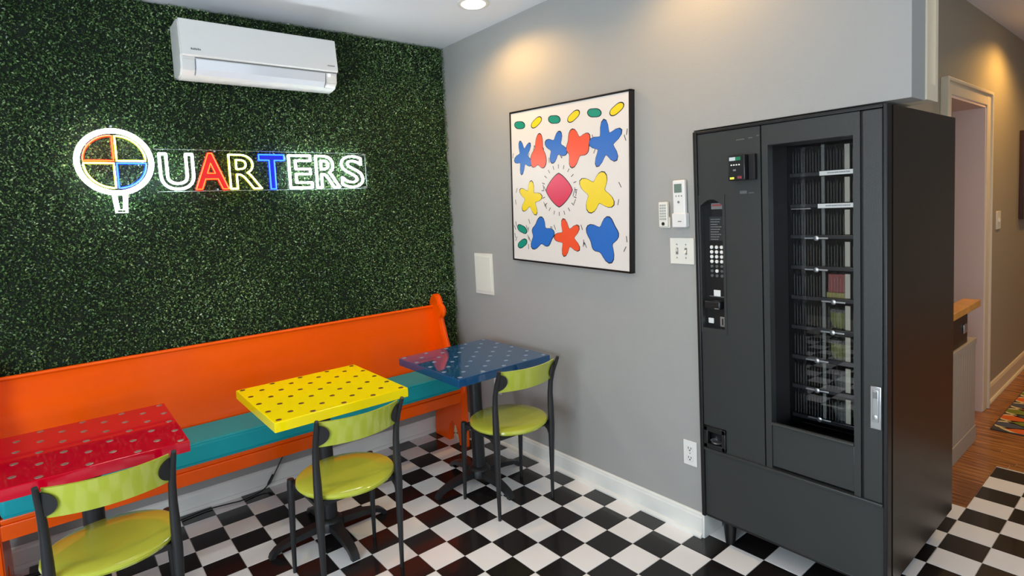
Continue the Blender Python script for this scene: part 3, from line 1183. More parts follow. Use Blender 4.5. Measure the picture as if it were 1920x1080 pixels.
# carousel: shelves and clear dividers
CXm, CYm, CR = 0.445, -1.300, 0.165
levels = [0.620 + 0.1255 * i for i in range(9)]
MB().lathe([(0.045, 0.56), (0.045, 1.75)], (0.50, CYm, 0), 20).build('carousel_column', M['shelf'], vm)
dv = MB().box(0.0, 0.20, -0.001, 0.001, 0.004, 0.108).mesh('divider', M['clear'])
rib = MB().box(-0.0012, 0.0012, -0.0012, 0.0012, 0.004, 0.106).mesh('rib', M['clear_edge'])
for li, z_ in enumerate(levels):
    sh = MB()
    sh.box(0.178, 0.70, -1.430, -1.132, z_ - 0.003, z_ + 0.002)
    sh.box(0.168, 0.178, -1.430, -1.132, z_ - 0.010, z_ + 0.006, bevel=0.002)
    so = sh.build('shelf', M['shelf'], vm)
    for dy in (-1.150, -1.178, -1.215, -1.256, -1.300, -1.345, -1.412):
        piece('divider', dv, so, (0.185 + (0.0 if dy > -1.3 else 0.004), dy, z_))
    rb = MB()
    for q in range(26):
        yq = -1.138 - q * 0.0112
        if abs((yq + 1.256)) < 0.008:
            continue
        rb.box(0.186, 0.188, yq - 0.0006, yq + 0.0006, z_ + 0.006, z_ + 0.085 + 0.006 * (q % 3 == 0))
    rb.box(0.180, 0.184, -1.262, -1.250, z_ + 0.006, z_ + 0.112)
    rb.build('ribs', M['clear_edge'], so)
    b = MB().box(0.178, 0.183, -1.354, -1.336, z_ + 0.008, z_ + 0.104)
    b.build('door_edge', mat('edge_strip', rgb(190, 188, 172), 0.3, alpha=0.7) if li == 0 else bpy.data.materials['edge_strip'], so)
for y0_, y1_, z_ in ((-1.374, -1.250, 1.622), (-1.374, -1.243, 1.494)):
    lb = MB().box(0.1635, 0.168, y0_, y1_, z_ - 0.0085, z_ + 0.0085).build('shelf_label', M['label_white'], vm)
    b = MB()
    y_ = y1_ - 0.030
    while y_ > y0_ + 0.014:
        w_ = random.uniform(0.002, 0.004)
        b.box(0.1630, 0.1636, y_ - w_, y_, z_ - 0.002, z_ + 0.003)
        y_ -= w_ + 0.0018
    b.build('print', M['grey_mark'], lb)
for y1_, z_ in ((-1.191, 1.366), (-1.190, 1.239), (-1.254, 1.114), (-1.250, 0.991), (-1.190, 0.867), (-1.190, 0.743), (-1.198, 0.624)):
    b = MB().box(0.162, 0.168, y1_ - 0.088, y1_, z_ - 0.003, z_ + 0.003, bevel=0.001)
    hn = b.build('shelf_handle', M['silver'], vm)
    MB().lathe([(0.010, 0.0), (0.010, -0.003), (0.006, -0.005)], (0.162, y1_ - 0.046, z_), 16, axis='x').build('thumb_button', M['silver'], hn)
MB().box(0.162, 0.168, -1.216, -1.138, 1.483, 1.487, bevel=0.001).build('shelf_handle', M['silver'], vm)

# red and olive shapes, and clear food tubs, in the right-hand compartments
shape_red = mat('box_red', rgb(118, 50, 44), 0.4)
shape_yel = mat('box_yellow', rgb(128, 122, 60), 0.4)
shape_grn = mat('bowl_green', rgb(98, 104, 52), 0.35)
t = thing('box_shape', 'red and yellow box shape on the right of the middle machine shelf', 'food carton', (0.22, -1.30, levels[4]))
MB().box(0.192, 0.25, -1.334, -1.268, levels[4] + 0.026, levels[4] + 0.100, bevel=0.003).build('box', shape_red, t)
MB().box(0.189, 0.253, -1.340, -1.262, levels[4] + 0.003, levels[4] + 0.026, bevel=0.003).build('base', shape_yel, t)
for lv_, lab in ((3, 'olive green bowl shape in the machine, on the shelf below the red box'), (2, 'olive green bowl shape in the machine, two shelves below the red box')):
    t = thing('bowl_shape', lab, 'food bowl', (0.225, -1.30, levels[lv_]), 'bowl shapes in the vending machine')
    MB().lathe([(0.018, 0.003), (0.024, 0.006), (0.035, 0.035), (0.036, 0.070)], (0.225, -1.300, levels[lv_]), 24).build('bowl', shape_grn, t)
    MB().lathe([(0.038, 0.070), (0.038, 0.074), (0.030, 0.082)], (0.225, -1.300, levels[lv_]), 24).build('lid', M['clear_edge'], t)

for lv_, lab in ((1, 'clear lidded food tub on the second lowest machine shelf'), (0, 'clear lidded food tub on the lowest machine shelf')):
    t = thing('food_tub', lab, 'food tub', (0.24, -1.31, levels[lv_]), 'clear tubs in the vending machine')
    MB().lathe([(0.030, 0.003), (0.042, 0.040), (0.046, 0.046)], (0.24, -1.31, levels[lv_]), 24).build('tub', M['clear_edge'], t)
    MB().lathe([(0.046, 0.047), (0.040, 0.060), (0.026, 0.070)], (0.24, -1.31, levels[lv_]), 24).build('lid', M['clear_edge'], t)

# control bay: arched recess
bay = MB()
ya, yb = -0.831, -0.934
zt, zb = 1.535, 0.982


def arch_frame(b, y_in0, y_in1, z0_, z1_, y_out0, y_out1, zo0, zo1, x0_, x1_, rise):
    n = 10
    inner = [(y_in0, z0_)] + [(y_in0 + (y_in1 - y_in0) * i / n, z1_ + rise * math.sin(PI * i / n)) for i in range(n + 1)] + [(y_in1, z0_)]
    outer = [(y_out0, zo0)] + [(y_out0 + (y_out1 - y_out0) * i / n, zo1) for i in range(n + 1)] + [(y_out1, zo0)]
    m_ = len(inner)
    vs = [(x0_, y, z) for y, z in inner] + [(x0_, y, z) for y, z in outer] + [(x1_, y, z) for y, z in inner] + [(x1_, y, z) for y, z in outer]
    fs = []
    for i in range(m_):
        j_ = (i + 1) % m_
        fs += [(i, j_, j_ + m_, i + m_), (i, j_, j_ + 2 * m_, i + 2 * m_), (i + m_, j_ + m_, j_ + 3 * m_, i + 3 * m_),
               (i + 2 * m_, j_ + 2 * m_, j_ + 3 * m_, i + 3 * m_)]
    b.add(vs, fs)


arch_frame(bay, ya, yb, zb, 1.515, -0.822, -0.945, 0.962, 1.560, XF - 0.004, 0.028, 0.026)
bay.build('bay_frame', M['machine'], vm)
bp_o = MB().box(0.020, 0.029, -0.945, -0.822, 0.962, 1.560).build('control_panel', M['plastic_black'], vm)
XP = 0.0195
MB().box(XF + 0.006, 0.02, -0.953, -0.947, 0.965, 1.550).build('bay_shadow_gap', M['gasket'], vm)
dsp = MB().box(XP - 0.002, XP + 0.001, -0.926, -0.864, 1.498, 1.524).build('display', M['grey_mark'], bp_o, 'small display sticker with red lettering')
b = MB()
for i in range(7):
    b.box(XP - 0.0028, XP - 0.002, -0.870 - i * 0.0062 - 0.0042, -0.870 - i * 0.0062, 1.511, 1.519)
b.build('red_print', mat('red_print', rgb(176, 50, 36), 0.5), bp_o)
ins = MB().box(XP - 0.001, XP + 0.001, -0.924, -0.852, 1.362, 1.466).build('instruction_label', mat('instruction_film', rgb(52, 54, 55), 0.3), bp_o)
b = MB()
for r_ in range(9):
    y_ = -0.859
    while y_ > -0.905 + 0.006 * (r_ % 3):
        w_ = random.uniform(0.003, 0.009)
        b.box(XP - 0.0016, XP - 0.001, y_ - w_, y_, 1.456 - r_ * 0.0108 - 0.003, 1.456 - r_ * 0.0108)
        y_ -= w_ + 0.002
b.box(XP - 0.0016, XP - 0.001, -0.921, -0.918, 1.372, 1.460)
b.build('instruction_print', mat('pale_print', rgb(140, 142, 142), 0.5), bp_o)
kw = MB().lathe([(0.0078, 0), (0.0078, -0.004), (0.006, -0.0055)], n=14, axis='x').mesh('key', M['label_white'])
kg = MB().lathe([(0.0072, 0), (0.0072, -0.003), (0.006, -0.0045)], n=14, axis='x').mesh('key', mat('grey_key', rgb(92, 94, 95), 0.4))
for r_ in range(7):
    for c_ in range(3):
        white = r_ < 4 or (r_ == 5 and c_ == 1)
        piece('key', kw if white else kg, bp_o, (XP, -0.862 - c_ * 0.0235, 1.334 - r_ * 0.0207))
MB().box(XP - 0.002, XP + 0.001, -0.899, -0.867, 1.120, 1.147, bevel=0.001).build('sticker', M['label_white'], bp_o, 'small white sticker')
MB().box(XP - 0.001, XP + 0.001, -0.922, -0.845, 1.117, 1.1195).build('seam_line', M['grey_mark'], bp_o)
bl = MB().box(XF - 0.016, XP, -0.921, -0.846, 1.068, 1.105, bevel=0.006).build('bill_acceptor', M['plastic_black'], bp_o)
MB().box(XF - 0.0168, XF - 0.014, -0.912, -0.855, 1.082, 1.088).build('bill_slot', M['dark_slot'], bp_o)
MB().box(XF - 0.0175, XF - 0.012, -0.916, -0.896, 1.072, 1.0755).build('slot_lamp', M['silver'], bp_o)
MB().box(XP - 0.006, XP, -0.866, -0.840, 0.998, 1.022, bevel=0.003).build('return_button', M['label_white'], bp_o, 'white square coin return button')
cs = MB().box(XP - 0.004, XP, -0.921, -0.895, 0.987, 1.032, bevel=0.002).build('coin_plate', M['silver'], bp_o)
MB().box(XP - 0.0048, XP - 0.003, -0.911, -0.905, 0.996, 1.024).build('coin_slot', M['dark_slot'], bp_o)
# card reader
rd = MB().box(-0.052, XF, -1.058, -0.985, 1.612, 1.714, bevel=0.004).build('card_reader', M['plastic_black'], vm)
XR = -0.0525
sc_ = mat('reader_screen', rgb(90, 100, 100), 0.2, emis=(0.75, 0.85, 0.85, 1), estr=0.7)
sg = mat('reader_green', rgb(20, 60, 40), 0.2, emis=(0.05, 0.35, 0.18, 1), estr=0.5)
MB().box(XR, XR + 0.001, -1.018, -0.992, 1.692, 1.706).build('screen', sc_, rd)
MB().box(XR, XR + 0.001, -1.040, -1.018, 1.692, 1.706).build('screen_green', sg, rd)
for i in range(4):
    MB().box(XR, XR + 0.001, -0.998 - i * 0.011 - 0.006, -0.998 - i * 0.011, 1.672, 1.677).build('reader_key', M['label_white'], rd)
MB().box(XR, XR + 0.001, -1.020, -1.008, 1.650, 1.657, bevel=0.0).build('tap_symbol', M['grey_mark'], rd)
MB().box(XR, XR + 0.001, -1.012, -0.994, 1.618, 1.626).build('yellow_light', mat('reader_yellow', rgb(220, 216, 60), 0.4, emis=(0.9, 0.85, 0.1, 1), estr=0.5), rd)
MB().box(XR, XR + 0.001, -1.044, -1.026, 1.619, 1.629).build('red_mark', mat('reader_red', rgb(140, 60, 70), 0.4), rd)
MB().box(-0.030, XF, -1.088, -1.060, 1.612, 1.714, bevel=0.003).build('reader_side', M['gasket'], rd)
b = MB()
for y_, z_, w_ in ((-1.000, 1.775, 0.035), (-1.052, 1.777, 0.016), (-1.012, 1.558, 0.030), (-1.050, 1.558, 0.022), (-1.086, 1.782, 0.010)):
    b.box(XF - 0.0006, XF + 0.001, y_ - w_, y_, z_, z_ + (0.012 if w_ == 0.030 else 0.004))
b.build('faint_decal', mat('faint_decal', rgb(92, 94, 94), 0.5), vm)
# coin return cup
b = MB()
y0_, y1_, z0_, z1_ = -0.929, -0.824, 0.440, 0.540
b.box(XF - 0.010, 0.0, y0_, y1_, 0.516, z1_, bevel=0.004)
b.box(XF - 0.010, 0.0, y0_, y1_, z0_, 0.462, bevel=0.004)
b.box(XF - 0.010, 0.0, y0_, y0_ + 0.020, z0_, z1_, bevel=0.004)
b.box(XF - 0.010, 0.0, y1_ - 0.020, y1_, z0_, z1_, bevel=0.004)
b.box(0.026, 0.030, y0_, y1_, z0_, z1_)
cup = b.build('coin_return', M['plastic_black'], vm)
MB().lathe([(0.001, 0), (0.024, 0.003), (0.030, 0.012)], (0.005, -0.877, 0.463), 20, cap=False).build('cup_tray', M['silver'], cup)
# tapered legs
legm = MB().lathe([(0.020, 0.0), (0.021, 0.004), (0.030, 0.10), (0.034, 0.112)], n=24).mesh('leg', M['plastic_black'])
for x_, y_ in ((0.045, -0.905), (0.045, -1.46), (0.74, -0.905), (0.74, -1.46)):
    piece('leg', legm, vm, (x_, y_, 0))

# ------------------------------------------------------------------ wall fittings on the grey wall
# access panel
p = thing('access_panel', 'blank white access panel on the grey wall above the blue table', 'wall panel', (0, 0.79, 0.99))
MB().box(-0.008, 0, 0.695, 0.890, 0.988, 1.258, bevel=0.002).build('frame', M['ivory'], p)
MB().box(-0.012, -0.007, 0.712, 0.873, 1.008, 1.238, bevel=0.002).build('cover', M['ivory'], p)


def outlet(name, label, y0_, y1_, z0_, z1_, grp):
    t = thing(name, label, 'outlet', (0, (y0_ + y1_) / 2, z0_), grp)
    MB().box(-0.006, 0, y0_, y1_, z0_, z1_, bevel=0.002).build('cover_plate', M['white_plastic'], t)
    yc, zc = (y0_ + y1_) / 2, (z0_ + z1_) / 2
    for dz in (-0.022, 0.022):
        soc = MB().box(-0.0085, -0.005, yc - 0.016, yc + 0.016, zc + dz - 0.014, zc + dz + 0.014, bevel=0.003).build('socket', M['white_plastic'], t)
        b = MB()
        b.box(-0.0090, -0.008, yc + 0.005, yc + 0.008, zc + dz - 0.002, zc + dz + 0.008)
        b.box(-0.0090, -0.008, yc - 0.008, yc - 0.005, zc + dz - 0.002, zc + dz + 0.008)
        b.box(-0.0090, -0.008, yc - 0.003, yc + 0.003, zc + dz - 0.010, zc + dz - 0.005)
        b.build('slots', M['dark_slot'], soc)
    MB().lathe([(0.003, 0.0), (0.003, -0.002)], (-0.006, yc, zc), 10, axis='x').build('screw', M['silver'], t)


outlet('wall_outlet', 'white duplex outlet low on the wall beside the vending machine', -0.777, -0.707, 0.321, 0.437, 'duplex outlets')
outlet('wall_outlet', 'white duplex outlet under the blue table', 0.672, 0.745, 0.330, 0.446, 'duplex outlets')

# double light switch
t = thing('light_switch', 'ivory double toggle switch plate next to the vending machine', 'light switch', (0, -0.73, 1.256))
MB().box(-0.006, 0, -0.789, -0.665, 1.256, 1.374, bevel=0.002).build('cover_plate', M['ivory'], t)
for yc, up in ((-0.702, 1), (-0.748, -1)):
    MB().box(-0.0075, -0.005, yc - 0.006, yc + 0.006, 1.300, 1.330).build('toggle_slot', M['grey_mark'], t)
    MB().prism([(-0.006, 1.310), (-0.018, 1.315 + up * 0.012), (-0.018, 1.321 + up * 0.012), (-0.006, 1.322)], yc - 0.004, yc + 0.004, 'y').build('toggle', M['ivory'], t)
    b = MB()
    for dz in (-0.030, 0.030):
        b.lathe([(0.003, 0), (0.003, -0.002)], (-0.006, yc, 1.315 + dz), 10, axis='x')
    b.build('screw', M['silver'], t)

# remotes in wall cradles
t = thing('fan_remote', 'small white slim remote in a wall holder, left of the larger remote', 'remote control', (0, -0.645, 1.42), 'wall remotes')
MB().box(-0.014, 0, -0.672, -0.618, 1.420, 1.470, bevel=0.004).build('holder', M['ivory'], t)
MB().box(-0.024, -0.006, -0.668, -0.620, 1.425, 1.540, bevel=0.004).build('body', M['ivory'], t)
bt = MB().box(-0.0255, -0.023, -0.0045, 0.0045, -0.004, 0.004).mesh('button', mat('remote_button', rgb(168, 170, 166), 0.5))
for r_ in range(6):
    for c_ in range(3):
        piece('button', bt, t, (0, -0.632 - c_ * 0.012, 1.524 - r_ * 0.0125))
MB().lathe([(0.008, 0), (0.008, -0.002)], (-0.024, -0.644, 1.440), 16, axis='x').build('badge', M['dark_slot'], t)
t = thing('thermostat_remote', 'long white air conditioner remote with grey screen in its wall holder', 'remote control', (0, -0.73, 1.42), 'wall remotes')
MB().box(-0.030, 0, -0.768, -0.695, 1.423, 1.487, bevel=0.005).build('holder', M['white_plastic'], t)
MB().box(-0.026, -0.006, -0.763, -0.700, 1.430, 1.634, bevel=0.006).build('body', M['white_plastic'], t)
MB().box(-0.0272, -0.025, -0.748, -0.709, 1.578, 1.617, bevel=0.001).build('screen', mat('lcd', rgb(110, 130, 122), 0.2), t)
b = MB()
for c_ in range(3):
    b.box(-0.0270, -0.0255, -0.716 - c_ * 0.014 - 0.005, -0.716 - c_ * 0.014, 1.560, 1.566)
b.build('button_row', M['grey_mark'], t)
MB().lathe([(0.0055, 0), (0.0055, -0.002)], (-0.0258, -0.7305, 1.536), 14, axis='x').build('button', M['grey_mark'], t)
MB().box(-0.0310, -0.0295, -0.745, -0.727, 1.448, 1.452).build('maker_mark', M['grey_mark'], t)

# ------------------------------------------------------------------ framed poster (plain abstract stand-in)
po = thing('framed_poster', 'black framed square poster of bold colourful shapes on the grey wall', 'poster', (0, -0.02, 1.655))
po.rotation_euler = (math.radians(-2.1) * -1, 0, 0)
HWp, HHp = 0.452, 0.440
b = MB()
fw = 0.010
b.box(-0.034, 0, -HWp, HWp, HHp - fw, HHp, bevel=0.002).box(-0.034, 0, -HWp, HWp, -HHp, -HHp + fw, bevel=0.002)
b.box(-0.034, 0, -HWp, -HWp + fw, -HHp, HHp, bevel=0.002).box(-0.034, 0, HWp - fw, HWp, -HHp, HHp, bevel=0.002)
b.build('frame', M['frame_black'], po, local=True)
MB().box(-0.030, -0.002, -HWp + fw, HWp - fw, -HHp + fw, HHp - fw).build('print', M['picture_white'], po, local=True)


def blob(kind, cx, cy, w_, h_, rot=0.0):
    pts = []
    n = 40
    for i in range(n):
        a = 2 * PI * i / n
        if kind == 'oval':
            r = 1.0
        elif kind == 'clover':
            r = 0.72 + 0.26 * math.cos(4 * a)
        elif kind == 'tri':
            r = 0.74 + 0.22 * math.cos(3 * a + PI / 2)
        elif kind == 'star':
            r = 0.70 + 0.26 * math.cos(5 * a + PI / 2)
        elif kind == 'bean':
            r = 0.80 + 0.18 * math.cos(2 * a + 0.6)
        elif kind == 'wave':
            r = 0.74 + 0.16 * math.cos(3 * a) + 0.12 * math.sin(5 * a)
        else:
            c_, s_ = abs(math.cos(a)), abs(math.sin(a))
            r = 1.0 / (c_ ** 1.3 + s_ ** 1.3) ** (1 / 1.3)
        x_, y_ = r * math.cos(a) * w_ / 2, r * math.sin(a) * h_ / 2
        pts.append((cx + x_ * math.cos(rot) - y_ * math.sin(rot), cy + x_ * math.sin(rot) + y_ * math.cos(rot)))
    return pts


# u: 0..1 left to right in the photo (towards -y), v: 0..1 from the bottom
shapes = []
for i in range(6):
    shapes.append(('p_teal' if i % 2 == 0 else 'p_yellow', 'bean', 0.09 + i * 0.165, 0.915, 0.105, 0.070, 0.3 * (-1) ** i))
shapes += [('p_blue', 'star', 0.12, 0.70, 0.19, 0.25, 0.2), ('p_orange', 'tri', 0.27, 0.71, 0.17, 0.27, 0.1), ('p_blue', 'clover', 0.43, 0.74, 0.21, 0.21, 0.4),
           ('p_orange', 'wave', 0.61, 0.73, 0.23, 0.27, 0.9), ('p_blue', 'star', 0.83, 0.73, 0.26, 0.30, 0.5),
           ('p_yellow', 'star', 0.18, 0.42, 0.25, 0.24, 0.8), ('p_red', 'diamond', 0.45, 0.47, 0.23, 0.21, 0.0), ('p_yellow', 'clover', 0.76, 0.45, 0.30, 0.27, 0.5),
           ('p_teal', 'bean', 0.09, 0.21, 0.10, 0.07, 0.5), ('p_teal', 'bean', 0.09, 0.11, 0.10, 0.07, -0.3),
           ('p_blue', 'wave', 0.28, 0.18, 0.23, 0.28, 1.3), ('p_orange', 'star', 0.52, 0.17, 0.25, 0.26, 0.3), ('p_blue', 'wave', 0.81, 0.18, 0.29, 0.30, 0.2)]
Wp, Hp = 2 * (HWp - fw), 2 * (HHp - fw)
mats_p = [M['ink'], M['p_blue'], M['p_orange'], M['p_yellow'], M['p_teal'], M['p_red']]
idx = {'p_blue': 1, 'p_orange': 2, 'p_yellow': 3, 'p_teal': 4, 'p_red': 5}
b = MB()


def flat(poly, x_, mi):
    # fan from centre keeps concave outlines correct
    cx = sum(p[0] for p in poly) / len(poly)
    cy = sum(p[1] for p in poly) / len(poly)
    vs = [(x_, cx, cy)] + [(x_, p[0], p[1]) for p in poly]
    n = len(poly)
    b.add(vs, [(0, i + 1, (i + 1) % n + 1) for i in range(n)], mi)


for cn, kind, u, v, w_, h_, ro_ in shapes:
    cy_ = (HWp - fw) - u * Wp
    cz_ = -(HHp - fw) + v * Hp
    flat(blob(kind, cy_, cz_, w_ * Wp + 0.010, h_ * Hp + 0.010, ro_), -0.0304, 0)
    flat(blob(kind, cy_, cz_, w_ * Wp - 0.002, h_ * Hp - 0.002, ro_), -0.0308, idx[cn])
rnd = random.Random(5)
for cn, kind, u, v, w_, h_, ro_ in shapes[6:]:
    for sgn in (-1, 1):
        for k_ in range(2):
            yy = (HWp - fw) - (u + sgn * (w_ / 2 + 0.012 + 0.013 * k_)) * Wp
            zz = -(HHp - fw) + (v + rnd.uniform(-0.06, 0.06)) * Hp
            if abs(yy) > HWp - 0.02:
                continue
            ln, a = 0.030, rnd.uniform(1.0, 2.1)
            dx_, dz_ = math.cos(a) * ln / 2, math.sin(a) * ln / 2
            nx, nz = -math.sin(a) * 0.002, math.cos(a) * 0.002
            b.add([(-0.0306, yy - dx_ - nx, zz - dz_ - nz), (-0.0306, yy + dx_ - nx, zz + dz_ - nz), (-0.0306, yy + dx_ + nx, zz + dz_ + nz), (-0.0306, yy - dx_ + nx, zz - dz_ + nz)], [(0, 1, 2, 3)], 0)
for i in range(20):
    a = 2 * PI * i / 20
    cy_, cz_ = (HWp - fw) - 0.45 * Wp, -(HHp - fw) + 0.47 * Hp
    r0, r1 = 0.118, 0.140
    nx, nz = -math.sin(a) * 0.002, math.cos(a) * 0.002
    p0, p1 = (cy_ + r0 * math.cos(a), cz_ + r0 * math.sin(a)), (cy_ + r1 * math.cos(a), cz_ + r1 * math.sin(a))
    b.add([(-0.0306, p0[0] - nx, p0[1] - nz), (-0.0306, p1[0] - nx, p1[1] - nz), (-0.0306, p1[0] + nx, p1[1] + nz), (-0.0306, p0[0] + nx, p0[1] + nz)], [(0, 1, 2, 3)], 0)
b.build('printed_shapes', mats_p, po, local=True)


# ------------------------------------------------------------------ downlights
def downlight(x_, y_, label, lens, energy, color, size=125, blend=0.5):
    t = thing('recessed_downlight', label, 'ceiling light', (x_, y_, CZ), 'recessed downlights')
    MB().lathe([(0.088, 0.0), (0.088, -0.004), (0.080, -0.007), (0.066, -0.005), (0.066, 0.0)], (x_, y_, CZ), 36, cap=False).build('trim_ring', M['white_plastic'], t)
    MB().lathe([(0.066, -0.004), (0.058, -0.012), (0.001, -0.016)], (x_, y_, CZ), 36, cap=False).build('lens', lens, t)
    sp = spot('downlight_beam', (x_, y_, CZ - 0.03), energy, color, size, blend, 0.05)
    return t


WARM = (1.0, 0.57, 0.17)
downlight(-0.315, 0.335, 'round recessed ceiling light glowing near the corner of the green and grey walls', M['lamp'], 30, WARM, 160, 0.6)
downlight(-0.315, -0.85, 'round recessed ceiling light above the floor before the vending machine, outside the frame', M['lamp'], 20, WARM, 160, 0.6)
downlight(-2.0, -0.85, 'round recessed ceiling light over the middle of the shop, outside the frame', M['lamp'], 30, WARM, 160, 0.6)
downlight(3.02, -1.66, 'round recessed ceiling light in the hallway, outside the frame', M['lamp_warm'], 66, (1.0, 0.54, 0.13), 155, 0.55)
downlight(4.9, -1.70, 'round recessed ceiling light at the far end of the hallway, outside the frame', M['lamp_warm'], 80, (1.0, 0.54, 0.13), 150, 0.9)
downlight(1.75, -2.55, 'round recessed ceiling light where the hallway opens into the shop, outside the frame', M['lamp_warm'], 50, (1.0, 0.60, 0.22), 150, 0.9)
spot('back_room_light', (3.0, -0.2, CZ - 0.05), 14, (1.0, 0.80, 0.66), 160, 0.5, 0.1)

# ------------------------------------------------------------------ upper cabinet behind the header
t = thing('upper_cabinet', 'white panelled upper cabinet above the back of the vending machine', 'cabinet', (0.2, -1.2, 1.845))
MB().box(WT + 0.002, 0.262, -1.600, -0.82, 1.845, CZ - 0.002).build('body', M['hall_trim'], t)
b = MB()
b.box(WT + 0.002, 0.170, -1.610, -1.600, 1.845, CZ - 0.004).box(0.232, 0.262, -1.610, -1.600, 1.845, CZ - 0.004)
b.box(0.170, 0.232, -1.610, -1.600, 1.845, 1.90)
b.build('panel_frame', M['hall_trim'], t)

# ------------------------------------------------------------------ counter beside the doorway
t = thing('pass_counter', 'grey bead-board cabinet with a wooden countertop beside the hall doorway', 'cabinet', (1.9, -1.33, 0))
b = MB()
b.box(1.45, 2.035, -1.352, -1.290, 0.0, 0.635)
b.build('body', M['cab_grey'], t)
bead = MB().box(0, 0.046, -1.362, -1.352, 0.10, 0.60, bevel=0.003).mesh('bead_board', M['cab_grey'])
for i in range(12):
    piece('bead_board', bead, t, (1.455 + i * 0.0485 + 0.9 * 0, 0, 0)).location = (1.455 + i * 0.0485 - 1.9, 1.33, 0)
MB().box(1.45, 2.045, -1.366, -1.352, 0.60, 0.637, bevel=0.003).build('top_rail', M['cab_grey'], t)
MB().box(1.45, 2.045, -1.366, -1.352, 0.0, 0.10, bevel=0.003).build('bottom_rail', M['cab_grey'], t)
MB().box(1.45, 1.90, -1.350, -1.305, 0.635, 0.822).build('niche_shade', M['plastic_black'], t)  # open niche under the top, its shade put in as a black block
MB().box(1.80, 1.86, -1.358, -1.350, 0.70, 0.752, bevel=0.004).build('niche_item', M['silver'], t)  # small pale object inside the niche
MB().box(1.43, 2.08, -1.375, -1.290, 0.822, 0.862, bevel=0.004).build('countertop', M['counter_wood'], t, 'honey-coloured wooden top')

# red valance seen through the doorway
t = thing('window_valance', 'red striped valance glimpsed through the top of the hall doorway', 'valance', (4.6, 0.55, 2.1))
for z0_, z1_ in ((2.30, 2.42), (2.02, 2.20)):
    b = MB()
    n = 30
    for i in range(n):
        x_ = 3.7 + i * 0.06
        b.prism([(x_, 0.50 - 0.015 * (i % 2)), (x_ + 0.06, 0.50 - 0.015 * ((i + 1) % 2)), (x_ + 0.06, 0.545), (x_, 0.545)], z0_, z1_, 'z')
    b.build('pleat_band', M['red_cloth'], t)
MB().box(3.65, 5.55, 0.50, 0.548, 2.20, 2.30).build('band', M['pink_wall'], t)

# hallway switch, picture, rug
t = thing('hall_light_switch', 'ivory switch plate on the hallway wall', 'light switch', (3.1, HY, 1.215))
MB().box(3.045, 3.165, HY - 0.007, HY, 1.222, 1.352, bevel=0.002).build('cover_plate', M['ivory'], t)
MB().box(3.095, 3.115, HY - 0.016, HY - 0.006, 1.275, 1.300).build('toggle', M['ivory'], t)
t = thing('framed_picture', 'dark wood framed picture on the hallway wall at the right edge', 'picture', (4.2, HY, 1.26))
b = MB()
b.box(3.80, 3.86, HY - 0.03, HY, 1.26, 1.96, bevel=0.004).box(4.62, 4.68, HY - 0.03, HY, 1.26, 1.96, bevel=0.004)
b.box(3.86, 4.62, HY - 0.03, HY, 1.90, 1.96, bevel=0.004).box(3.86, 4.62, HY - 0.03, HY, 1.26, 1.32, bevel=0.004)
b.build('frame', M['dark_frame'], t)
MB().box(3.86, 4.62, HY - 0.012, HY, 1.32, 1.90).build('picture_sheet', mat('picture_sheet', rgb(120, 96, 70), 0.4), t)

rug_x0, rug_x1, rug_y0, rug_y1 = 2.30, 4.9, -2.75, -1.385
rg = thing('runner_rug', 'multicoloured rug with pointed ovals on the wooden hallway floor', 'rug', (2.9, -2.0, 0))
MB().box(rug_x0, rug_x1, rug_y0, rug_y1, 0.0, 0.008, bevel=0.002).build('pile', mat('rug_dark', rgb(70, 66, 66), 0.95, bump=(300, 0.4)), rg)
rc = [mat('rug_cream', rgb(214, 196, 150), 0.95), mat('rug_orange', rgb(206, 96, 34), 0.95), mat('rug_green', rgb(112, 122, 40), 0.95),
      mat('rug_slate', rgb(74, 78, 96), 0.95), mat('rug_red', rgb(150, 40, 44), 0.95)]
b = MB()


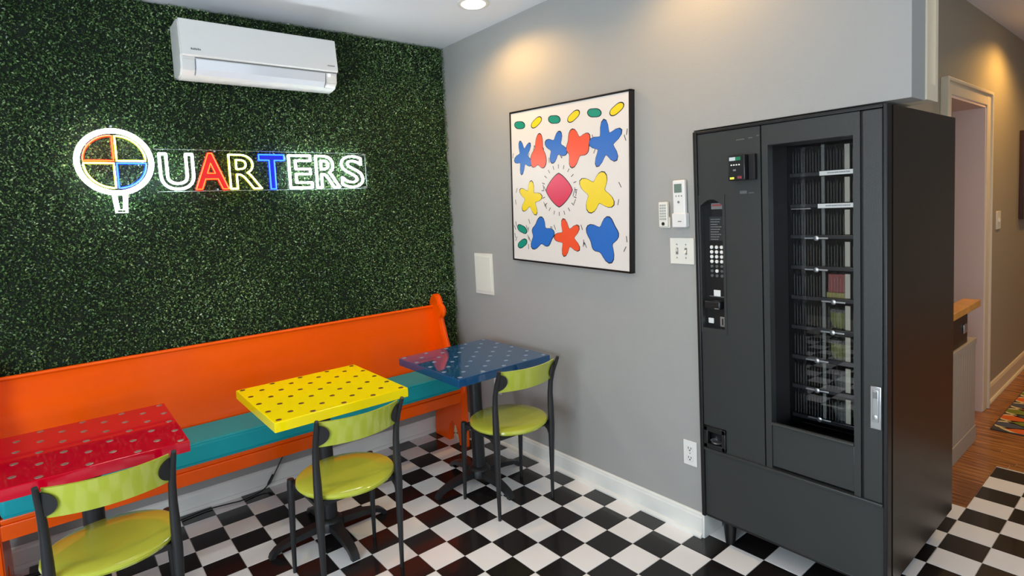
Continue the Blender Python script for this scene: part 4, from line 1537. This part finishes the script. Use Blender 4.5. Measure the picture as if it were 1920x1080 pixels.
def lens_poly(cx, cy, lx, ly, z_, mi):
    n = 9
    up = [(cx - lx * math.cos(PI * i / n) , cy + ly * math.sin(PI * i / n)) for i in range(n + 1)]
    up = [(cx + lx * 0.0 + (lx * math.sin(PI * i / n)) * 1.0, cy - ly + 2 * ly * i / n) for i in range(n + 1)]
    lo = [(cx - (lx * math.sin(PI * i / n)), cy - ly + 2 * ly * i / n) for i in range(n, -1, -1)][1:-1]
    pts = up + lo
    vs = [(cx, cy, z_)] + [(min(max(x_, rug_x0 + .006), rug_x1 - .006), min(max(y_, rug_y0 + .006), rug_y1 - .006), z_) for x_, y_ in pts]
    m_ = len(pts)
    b.add(vs, [(0, i + 1, (i + 1) % m_ + 1) for i in range(m_)], mi)


row = 0
xx = rug_x0 + 0.05
while xx < rug_x1:
    yy = rug_y1 - (0.06 if row % 2 else 0.165)
    q = 0
    while yy > rug_y0:
        mi = (1, 2, 3, 1, 2, 4)[(row * 2 + q) % 6]
        lens_poly(xx, yy, 0.074, 0.130, 0.0084, 0)
        lens_poly(xx, yy, 0.051, 0.098, 0.0089, mi)
        yy -= 0.21
        q += 1
    xx += 0.078
    row += 1
pm = b.build('woven_pattern', rc, rg)
pm['kind'] = 'stuff'

# ------------------------------------------------------------------ black cord under the bench
t = thing('power_cord', 'thin black power cord trailing along the floor under the bench', 'cord', (-1.5, 1.15, 0))
pts = [(-1.19, 1.185, 0.26), (-1.235, 1.183, 0.19), (-1.29, 1.180, 0.10), (-1.34, 1.17, 0.035), (-1.40, 1.145, 0.008), (-1.50, 1.12, 0.006),
       (-1.58, 1.135, 0.006), (-1.68, 1.15, 0.006), (-1.80, 1.13, 0.006), (-1.95, 1.10, 0.006), (-2.10, 1.11, 0.006), (-2.28, 1.08, 0.006), (-2.6, 1.12, 0.006)]


def smooth_path(p, n=6):
    p = [Vector(q) for q in p]
    out = []
    for i in range(len(p) - 1):
        a_, b_, c_, d_ = p[max(i - 1, 0)], p[i], p[i + 1], p[min(i + 2, len(p) - 1)]
        for k_ in range(n):
            t_ = k_ / n
            out.append(0.5 * ((2 * b_) + (c_ - a_) * t_ + (2 * a_ - 5 * b_ + 4 * c_ - d_) * t_ ** 2 + (3 * b_ - a_ - 3 * c_ + d_) * t_ ** 3))
    out.append(p[-1])
    return out


MB().tube(smooth_path(pts), 0.0035, 8).build('cable', M['plastic_black'], t)
MB().tube([(-1.315, 1.178, 0.070), (-1.34, 1.172, 0.036), (-1.352, 1.168, 0.024)], [0.008, 0.009, 0.006], 8).build('plug', M['plastic_black'], t)

for o in bpy.data.objects:
    if '_org' in o:
        del o['_org']
